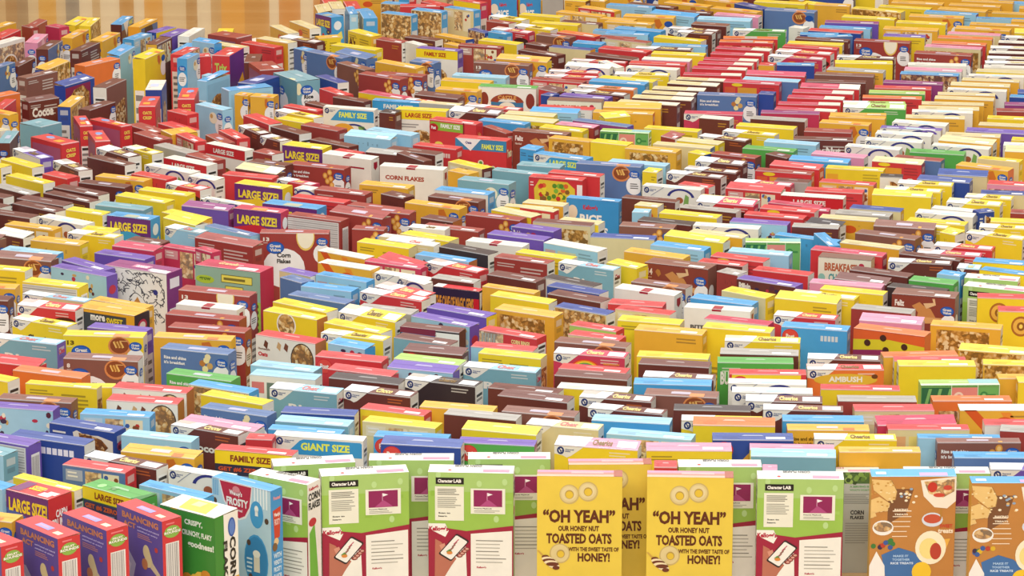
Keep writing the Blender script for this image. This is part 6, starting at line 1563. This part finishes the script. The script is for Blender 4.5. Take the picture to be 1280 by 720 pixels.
('P l s s','',2.0766,13.5768,-0.279,0.185,0.056,0.28),
('U o y b','',0.2684,13.594,-0.429,0.0926,0.05,0.2896),
('P o o o','',0.3504,13.6113,-0.461,0.0866,0.0459,0.2863),
('V o o o','',0.6921,13.6203,-0.592,0.185,0.056,0.31),
('P g m m','',0.169,13.623,-0.091,0.0854,0.0452,0.2939),
('V o o o','',0.8735,13.6255,-0.592,0.185,0.056,0.28),
('X s s s','RC',-0.0327,13.6273,0.0,0.1048,0.0443,0.2938),
('P w w w','',1.5177,13.6403,-0.562,0.0363,0.0497,0.2864),
('X s s s','RC',0.0754,13.6527,0.0,0.0853,0.0501,0.2899),
('P o c w','',-0.6021,13.683,0.0,0.185,0.056,0.29),
('P o o o','',2.1926,13.6985,-0.279,0.185,0.056,0.31),
('P r r r','',-0.757,13.7186,-1.426,0.185,0.056,0.27),
('P o o o','',1.8022,13.7219,-0.279,0.185,0.056,0.3),
('P r r r','',-0.0554,13.7722,-0.852,0.185,0.056,0.29),
('M c s s s','',-0.5072,13.8051,-0.852,0.185,0.056,0.31),
('M o o o','',0.1772,13.8064,-0.394,0.185,0.056,0.285),
('V n n n','',1.3316,13.8117,-0.266,0.185,0.056,0.3),
('V o o o','',0.4638,13.8392,-0.394,0.185,0.056,0.29,1),
('M c s s s','',-0.2391,13.8827,-0.852,0.185,0.056,0.3),
('P r r r','',-0.4804,13.8869,-0.852,0.185,0.056,0.27),
('P b b b','',1.0628,13.8931,-0.361,0.185,0.056,0.3),
('P y y o','',1.4317,13.8939,-0.277,0.185,0.056,0.29),
('P o o o','',1.7505,13.8953,-0.277,0.185,0.056,0.31),
('M r o o','',-0.0697,13.9394,-0.852,0.185,0.056,0.29),
('V n n n','',0.5604,13.9402,-0.54,0.185,0.056,0.27),
('M r o o','',0.1988,13.9539,-0.394,0.185,0.056,0.285),
('M c s s s','',-0.6314,13.9554,-0.852,0.185,0.056,0.285),
('V o o o','',0.362,13.9726,-0.394,0.185,0.056,0.3),
('P o o o','',2.223,13.9739,-0.279,0.185,0.056,0.31),
('P y y o','',1.7337,13.9805,-0.277,0.185,0.056,0.3),
('P b b b','',0.6443,13.9855,-0.592,0.185,0.056,0.285),
('V o o o','',0.9802,13.9872,-0.361,0.185,0.056,0.31),
('P y y o','',1.3514,13.9916,-0.361,0.185,0.056,0.31),
('P r r r','',-0.0432,13.9966,-0.852,0.1,0.04,0.31),
('P r r r','',-0.4913,14.0186,-0.852,0.185,0.056,0.285),
('P y y o','',1.4757,14.0202,-0.277,0.185,0.056,0.3),
('P y y w','',-0.0017,14.0252,-0.852,0.185,0.056,0.3),
('V o o o','',1.1624,14.0425,-0.361,0.17,0.05,0.31),
('P l s p','',2.2834,14.0539,-0.279,0.185,0.056,0.3),
('V n n n','',0.6563,14.0544,-0.592,0.185,0.056,0.31),
('P o o o','',1.5588,14.0579,-0.277,0.185,0.056,0.285,1),
('M c s s s','',-0.3504,14.0655,-0.852,0.18,0.054,0.31,1),
('P l s p','',1.8782,14.0716,-0.279,0.185,0.056,0.3),
('P b b b','',0.347,14.0718,-0.394,0.1,0.04,0.31),
('C y y w','',-0.6509,14.0838,-0.852,0.185,0.056,0.31),
('C y y w','',-0.263,14.0844,-0.852,0.185,0.056,0.31),
('V n n n','',0.9511,14.0879,-0.361,0.185,0.056,0.31),
('P r r r','',0.1323,14.0926,-0.852,0.185,0.056,0.29),
('P o o o','',2.0726,14.0933,-0.279,0.18,0.054,0.31),
('V n n n','',0.7536,14.0949,-0.592,0.185,0.056,0.31),
('P r r r','',-0.4589,14.0992,-0.852,0.185,0.056,0.28),
('P o o o','',1.6861,14.1056,-0.277,0.185,0.056,0.285),
('P r r r','',-0.1929,14.1166,-0.852,0.185,0.056,0.3),
('P y y o','',1.0129,14.1204,-0.361,0.12,0.04,0.31,1),
('P y y o','',1.2308,14.1213,-0.361,0.185,0.056,0.28),
('P o o o','',2.2522,14.1257,-0.279,0.185,0.056,0.31),
('P o o o','',1.8881,14.1398,-0.279,0.185,0.056,0.27),
('V o o o','',0.218,14.1483,-0.394,0.185,0.056,0.285),
('P l s s','',0.3628,14.153,-0.394,0.185,0.056,0.29),
('P o o o','',2.3757,14.1558,-0.279,0.185,0.056,0.31),
('P l s s','',0.4943,14.1583,-0.54,0.185,0.056,0.29),
('P o o o','',1.3287,14.1638,-0.361,0.185,0.056,0.28),
('M r o o','',-0.0206,14.1759,-0.852,0.185,0.056,0.27),
('P y y o','',1.0539,14.192,-0.361,0.17,0.05,0.285),
('V o o o','',0.7493,14.1978,-0.592,0.185,0.056,0.285),
('P o o o','',2.0701,14.2005,-0.279,0.185,0.056,0.28),
('P o o o','',1.3921,14.208,-0.361,0.185,0.056,0.27),
('P r r r','',-0.1887,14.2118,-0.852,0.185,0.056,0.285),
('P r r r','',-0.4807,14.2125,-0.852,0.12,0.04,0.29),
('V o o o','',0.8563,14.2137,-0.592,0.185,0.056,0.285),
('P y y o','',1.1541,14.2144,-0.361,0.17,0.05,0.285,1),
('P y y o','',1.6073,14.2243,-0.277,0.185,0.056,0.285),
('P o c w','',-0.6518,14.2361,-0.852,0.185,0.056,0.28),
('V o o o','',0.5343,14.2384,-0.54,0.185,0.056,0.28),
('P b b b','',0.1549,14.2421,-0.394,0.185,0.056,0.29),
('P o o o','',1.7799,14.2499,-0.279,0.185,0.056,0.28),
('C y y w','',-0.4471,14.2548,-0.852,0.185,0.056,0.27),
('P o o o','',2.0486,14.2643,-0.279,0.17,0.05,0.285),
('V o o o','',1.1695,14.2751,-0.361,0.185,0.056,0.28,1),
('V o o o','',0.2801,14.2803,-0.394,0.185,0.056,0.27),
('P o o o','',2.3174,14.2814,-0.279,0.185,0.056,0.27),
('P y y o','',0.9613,14.2967,-0.361,0.185,0.056,0.28),
('P o o o','',1.8093,14.2967,-0.279,0.15,0.045,0.28),
('P r r r','',-0.1859,14.2982,-0.852,0.185,0.056,0.27),
('C p p w','',1.3107,14.3004,-0.361,0.1,0.04,0.285,1),
('M c s s s','',-0.0532,14.3092,-0.852,0.185,0.056,0.27,1),
('P o o o','',2.1003,14.3093,-0.279,0.185,0.056,0.27),
('P r r r','',-0.5975,14.325,-0.852,0.185,0.056,0.27),
('P o o o','',1.3607,14.3363,-0.361,0.185,0.056,0.27),
('P l s s','',0.3691,14.3466,-0.54,0.185,0.056,0.27),
('P r r r','',-0.3196,14.3497,-0.852,0.185,0.056,0.27),
('C p p w','',0.0899,14.35,-0.361,0.185,0.056,0.27),
('P o o o','',1.8564,14.3503,-0.279,0.185,0.056,0.27,1),
('P r r r','',-0.4464,14.3525,-0.852,0.185,0.056,0.27),
('P y y o','',2.3824,14.3528,-0.279,0.185,0.056,0.27),
('P b b b','',0.6192,14.3553,-0.592,0.185,0.056,0.27),
('P o o o','',1.6363,14.3561,-0.277,0.185,0.056,0.27),
('P y y o','',1.1628,14.3573,-0.361,0.185,0.056,0.27),
('M l s s','',1.0017,14.3578,-0.361,0.12,0.04,0.27),
('P r r r','',-0.5535,14.3702,-0.852,0.1,0.04,0.27),
('P o o o','',2.1217,14.3841,-0.279,0.185,0.056,0.27,1),
('P y y w','',0.1744,14.3897,-0.361,0.1,0.04,0.27),
('P o o o','',1.4446,14.3902,-0.277,0.185,0.056,0.27),
('M l s s','',0.4312,14.3945,-0.361,0.18,0.054,0.27),
('P o o o','',1.9053,14.4029,-0.279,0.185,0.056,0.27),
('P y y w','',0.8453,14.4042,-0.361,0.185,0.056,0.27),
]
# ---------------------------------------------------------------- build the boxes
def make(row, detail):
    code, txt, x, y, a, w, t, h = row[:8]
    c = Carton(w, t, h, detail)
    code = code.split(); draw(c, code[0], code[1], code[2], code[3], (code + [''])[4], txt)
    return c
rest = MB()
for row in BOXES:
    x, y, a = row[2:5]
    if len(row) == 9 and row[8] != 1:
        c = make(row, True)
        e = bpy.data.objects.new('cereal_box', None); bpy.context.scene.collection.objects.link(e)
        e.empty_display_size = .05
        e.location = (x, y, 0); e.rotation_euler = (0, 0, a)
        e['label'] = row[8]; e['category'] = 'cereal box'; e['group'] = 'cereal boxes standing upright in domino rows'
        for (nm, face), mb in c.parts.items():
            if mb.f: mb.build(nm, e)
    else:
        c = make(row, len(row) == 9)
        ca, sa = math.cos(a), math.sin(a)
        for p in c.parts.values():
            n = len(rest.v)
            rest.v += [(x + ca * v[0] - sa * v[1], y + sa * v[0] + ca * v[1], v[2]) for v in p.v]
            rest.f += [tuple(n + i for i in f) for f in p.f]; rest.c += p.c; rest.m += p.m
o = rest.build('cereal_box')
o['label'] = 'hundreds more small cereal boxes in dense rows filling the far floor'; o['category'] = 'cereal boxes'
o['group'] = 'cereal boxes standing upright in domino rows'; o['kind'] = 'stuff'

# ---------------------------------------------------------------- hall: glossy plank floor, padded far wall
def slab(name, x0, y0, z0, x1, y1, z1, mat):
    v = [(x, y, z) for z in (z0, z1) for x, y in ((x0, y0), (x1, y0), (x1, y1), (x0, y1))]
    f = [(3, 2, 1, 0), (4, 5, 6, 7), (0, 1, 5, 4), (1, 2, 6, 5), (2, 3, 7, 6), (3, 0, 4, 7)]
    me = bpy.data.meshes.new(name); me.from_pydata(v, [], f); me.materials.append(mat)
    ob = bpy.data.objects.new(name, me); bpy.context.scene.collection.objects.link(ob); ob['kind'] = 'structure'
    return ob
m, nt, bsd = new_mat('maple_planks'); N, Lk = nt.nodes.new, nt.links.new
tc = N('ShaderNodeTexCoord'); br = N('ShaderNodeTexBrick')
br.inputs['Scale'].default_value = 1; br.inputs['Brick Width'].default_value = 1.4; br.inputs['Row Height'].default_value = .09
br.inputs['Mortar Size'].default_value = .0012; br.inputs['Color1'].default_value = (*lin('C99A5C'), 1); br.inputs['Color2'].default_value = (*lin('DDB375'), 1); br.inputs['Mortar'].default_value = (*lin('8A6030'), 1)
Lk(tc.outputs['Object'], br.inputs['Vector'])
mp = N('ShaderNodeMapping'); mp.inputs['Scale'].default_value = (2, 40, 1); Lk(tc.outputs['Object'], mp.inputs['Vector'])
nz = N('ShaderNodeTexNoise'); nz.inputs['Scale'].default_value = 2; nz.inputs['Detail'].default_value = 5; Lk(mp.outputs['Vector'], nz.inputs['Vector'])
mr = N('ShaderNodeMapRange'); mr.inputs['To Min'].default_value = .8; mr.inputs['To Max'].default_value = 1.15; Lk(nz.outputs['Fac'], mr.inputs['Value'])
mx = N('ShaderNodeMix'); mx.data_type = 'RGBA'; mx.blend_type = 'MULTIPLY'; mx.inputs['Factor'].default_value = 1
Lk(br.outputs['Color'], mx.inputs['A']); Lk(mr.outputs['Result'], mx.inputs['B']); Lk(mx.outputs['Result'], bsd.inputs['Base Color'])
bsd.inputs['Roughness'].default_value = .12; bsd.inputs['Specular IOR Level'].default_value = .9; bsd.inputs['Coat Weight'].default_value = 1; bsd.inputs['Coat IOR'].default_value = 1.9; bsd.inputs['Coat Roughness'].default_value = .02
slab('floor', -7, -2, -.05, 7, 19.6, 0, m)

STR = [(-40, 8, 'C9A878'), (8, 22, '96683A'), (22, 36, '806650'), (36, 49, 'D8C29A'), (49, 71, 'E0A020'), (71, 83, 'D8C29A'), (83, 100, '5E7078'), (100, 116, 'F0E2C0'), (116, 126, 'C4A270'), (126, 150, 'F0E2C0'),
       (150, 168, 'B87A18'), (168, 181, 'F0E2C0'), (181, 204, 'E39A18'), (204, 233, 'DEC79C'), (233, 247, 'A8742E'), (247, 264, 'F0E2C0'), (264, 277, 'C49A60'), (277, 306, 'E89C10'), (306, 337, 'C4801E'), (337, 349, 'F4E6C4'), (349, 376, 'D47E10'), (376, 392, 'F4E6C4'), (392, 440, 'CC7614')]
YW = 19.5
pads = {}
for k in {s[2] for s in STR}:
    m, nt, bsd = new_mat('wall_pad_' + k); bsd.inputs['Roughness'].default_value = .6
    nz = nt.nodes.new('ShaderNodeTexNoise'); nz.inputs['Scale'].default_value = 3
    mxx = nt.nodes.new('ShaderNodeMix'); mxx.data_type = 'RGBA'; mxx.inputs['A'].default_value = (*lin(k), 1); mxx.inputs['B'].default_value = (*mixc(k, 'k', .08), 1)
    nt.links.new(nz.outputs['Fac'], mxx.inputs['Factor']); nt.links.new(mxx.outputs['Result'], bsd.inputs['Base Color']); pads[k] = m
me = bpy.data.meshes.new('wall_back'); V, Fc, MI = [], [], []; keys = sorted(pads)
for k in keys: me.materials.append(pads[k])
xs = [((a - 640) / F * (YW * cp + 3.5 * sp), (b - 640) / F * (YW * cp + 3.5 * sp), k) for a, b, k in STR]
cur = xs[-1][1]; i = 0
while cur < 7: w = .12 + .09 * ((i * 37) % 7) / 7; xs.append((cur, min(7, cur + w), STR[(i * 5 + 3) % len(STR)][2])); cur += w; i += 1
cur = xs[0][0]
while cur > -7: w = .12 + .09 * ((i * 37) % 7) / 7; xs.append((max(-7, cur - w), cur, STR[(i * 5 + 3) % len(STR)][2])); cur -= w; i += 1
for a, b, k in xs:
    for q, mi in (([(a, YW, 0), (b, YW, 0), (b, YW, 4.5), (a, YW, 4.5)], keys.index(k)),):
        n = len(V); V += q; Fc.append((n, n + 1, n + 2, n + 3)); MI.append(mi)
n = len(V); V += [(-7, YW + .1, 0), (7, YW + .1, 0), (7, YW + .1, 4.5), (-7, YW + .1, 4.5)]; Fc.append((n + 3, n + 2, n + 1, n)); MI.append(0)
me.from_pydata(V, [], Fc); me.polygons.foreach_set('material_index', MI)
wb = bpy.data.objects.new('wall_back', me); bpy.context.scene.collection.objects.link(wb); wb['kind'] = 'structure'

# ---------------------------------------------------------------- light
w = bpy.data.worlds.new('hall_light'); bpy.context.scene.world = w; w.use_nodes = True
bg = w.node_tree.nodes['Background']; bg.inputs['Color'].default_value = (1, .97, .93, 1); bg.inputs['Strength'].default_value = .50
def area(x, y, z, sx, sy, pw, rot, name='ceiling_and_fill_light'):
    l = bpy.data.lights.new(name, 'AREA'); l.shape = 'RECTANGLE'; l.size = sx; l.size_y = sy; l.energy = pw; l.color = (1, .97, .92)
    ob = bpy.data.objects.new(name, l); ob.location = (x, y, z); ob.rotation_euler = rot; bpy.context.scene.collection.objects.link(ob)
for y in (7, 10.5, 14): area(0, y, 5.5, 6, 1.2, 165, (0, 0, 0))
area(0, 21.5, 6.5, 9, 2.5, 110, (math.radians(-62), 0, 0))  # added light behind the far wall for gloss on the tops, no real lamp
area(0, 2.0, 5.2, 7, 2.5, 400, (math.radians(52), 0, 0))  # added fill from the camera side to brighten the box fronts

# ---------------------------------------------------------------- camera
cam = bpy.data.cameras.new('camera'); cam.sensor_width = 36; cam.lens = F * 36 / 1280; cam.clip_end = 100
co = bpy.data.objects.new('camera', cam); co.location = (0, 0, CAMZ); co.rotation_euler = (math.pi / 2 - PITCH, 0, 0)
bpy.context.scene.collection.objects.link(co); bpy.context.scene.camera = co
vs = bpy.context.scene.view_settings; vs.view_transform = 'Standard'; vs.look = 'None'; vs.exposure = 0; vs.gamma = 1
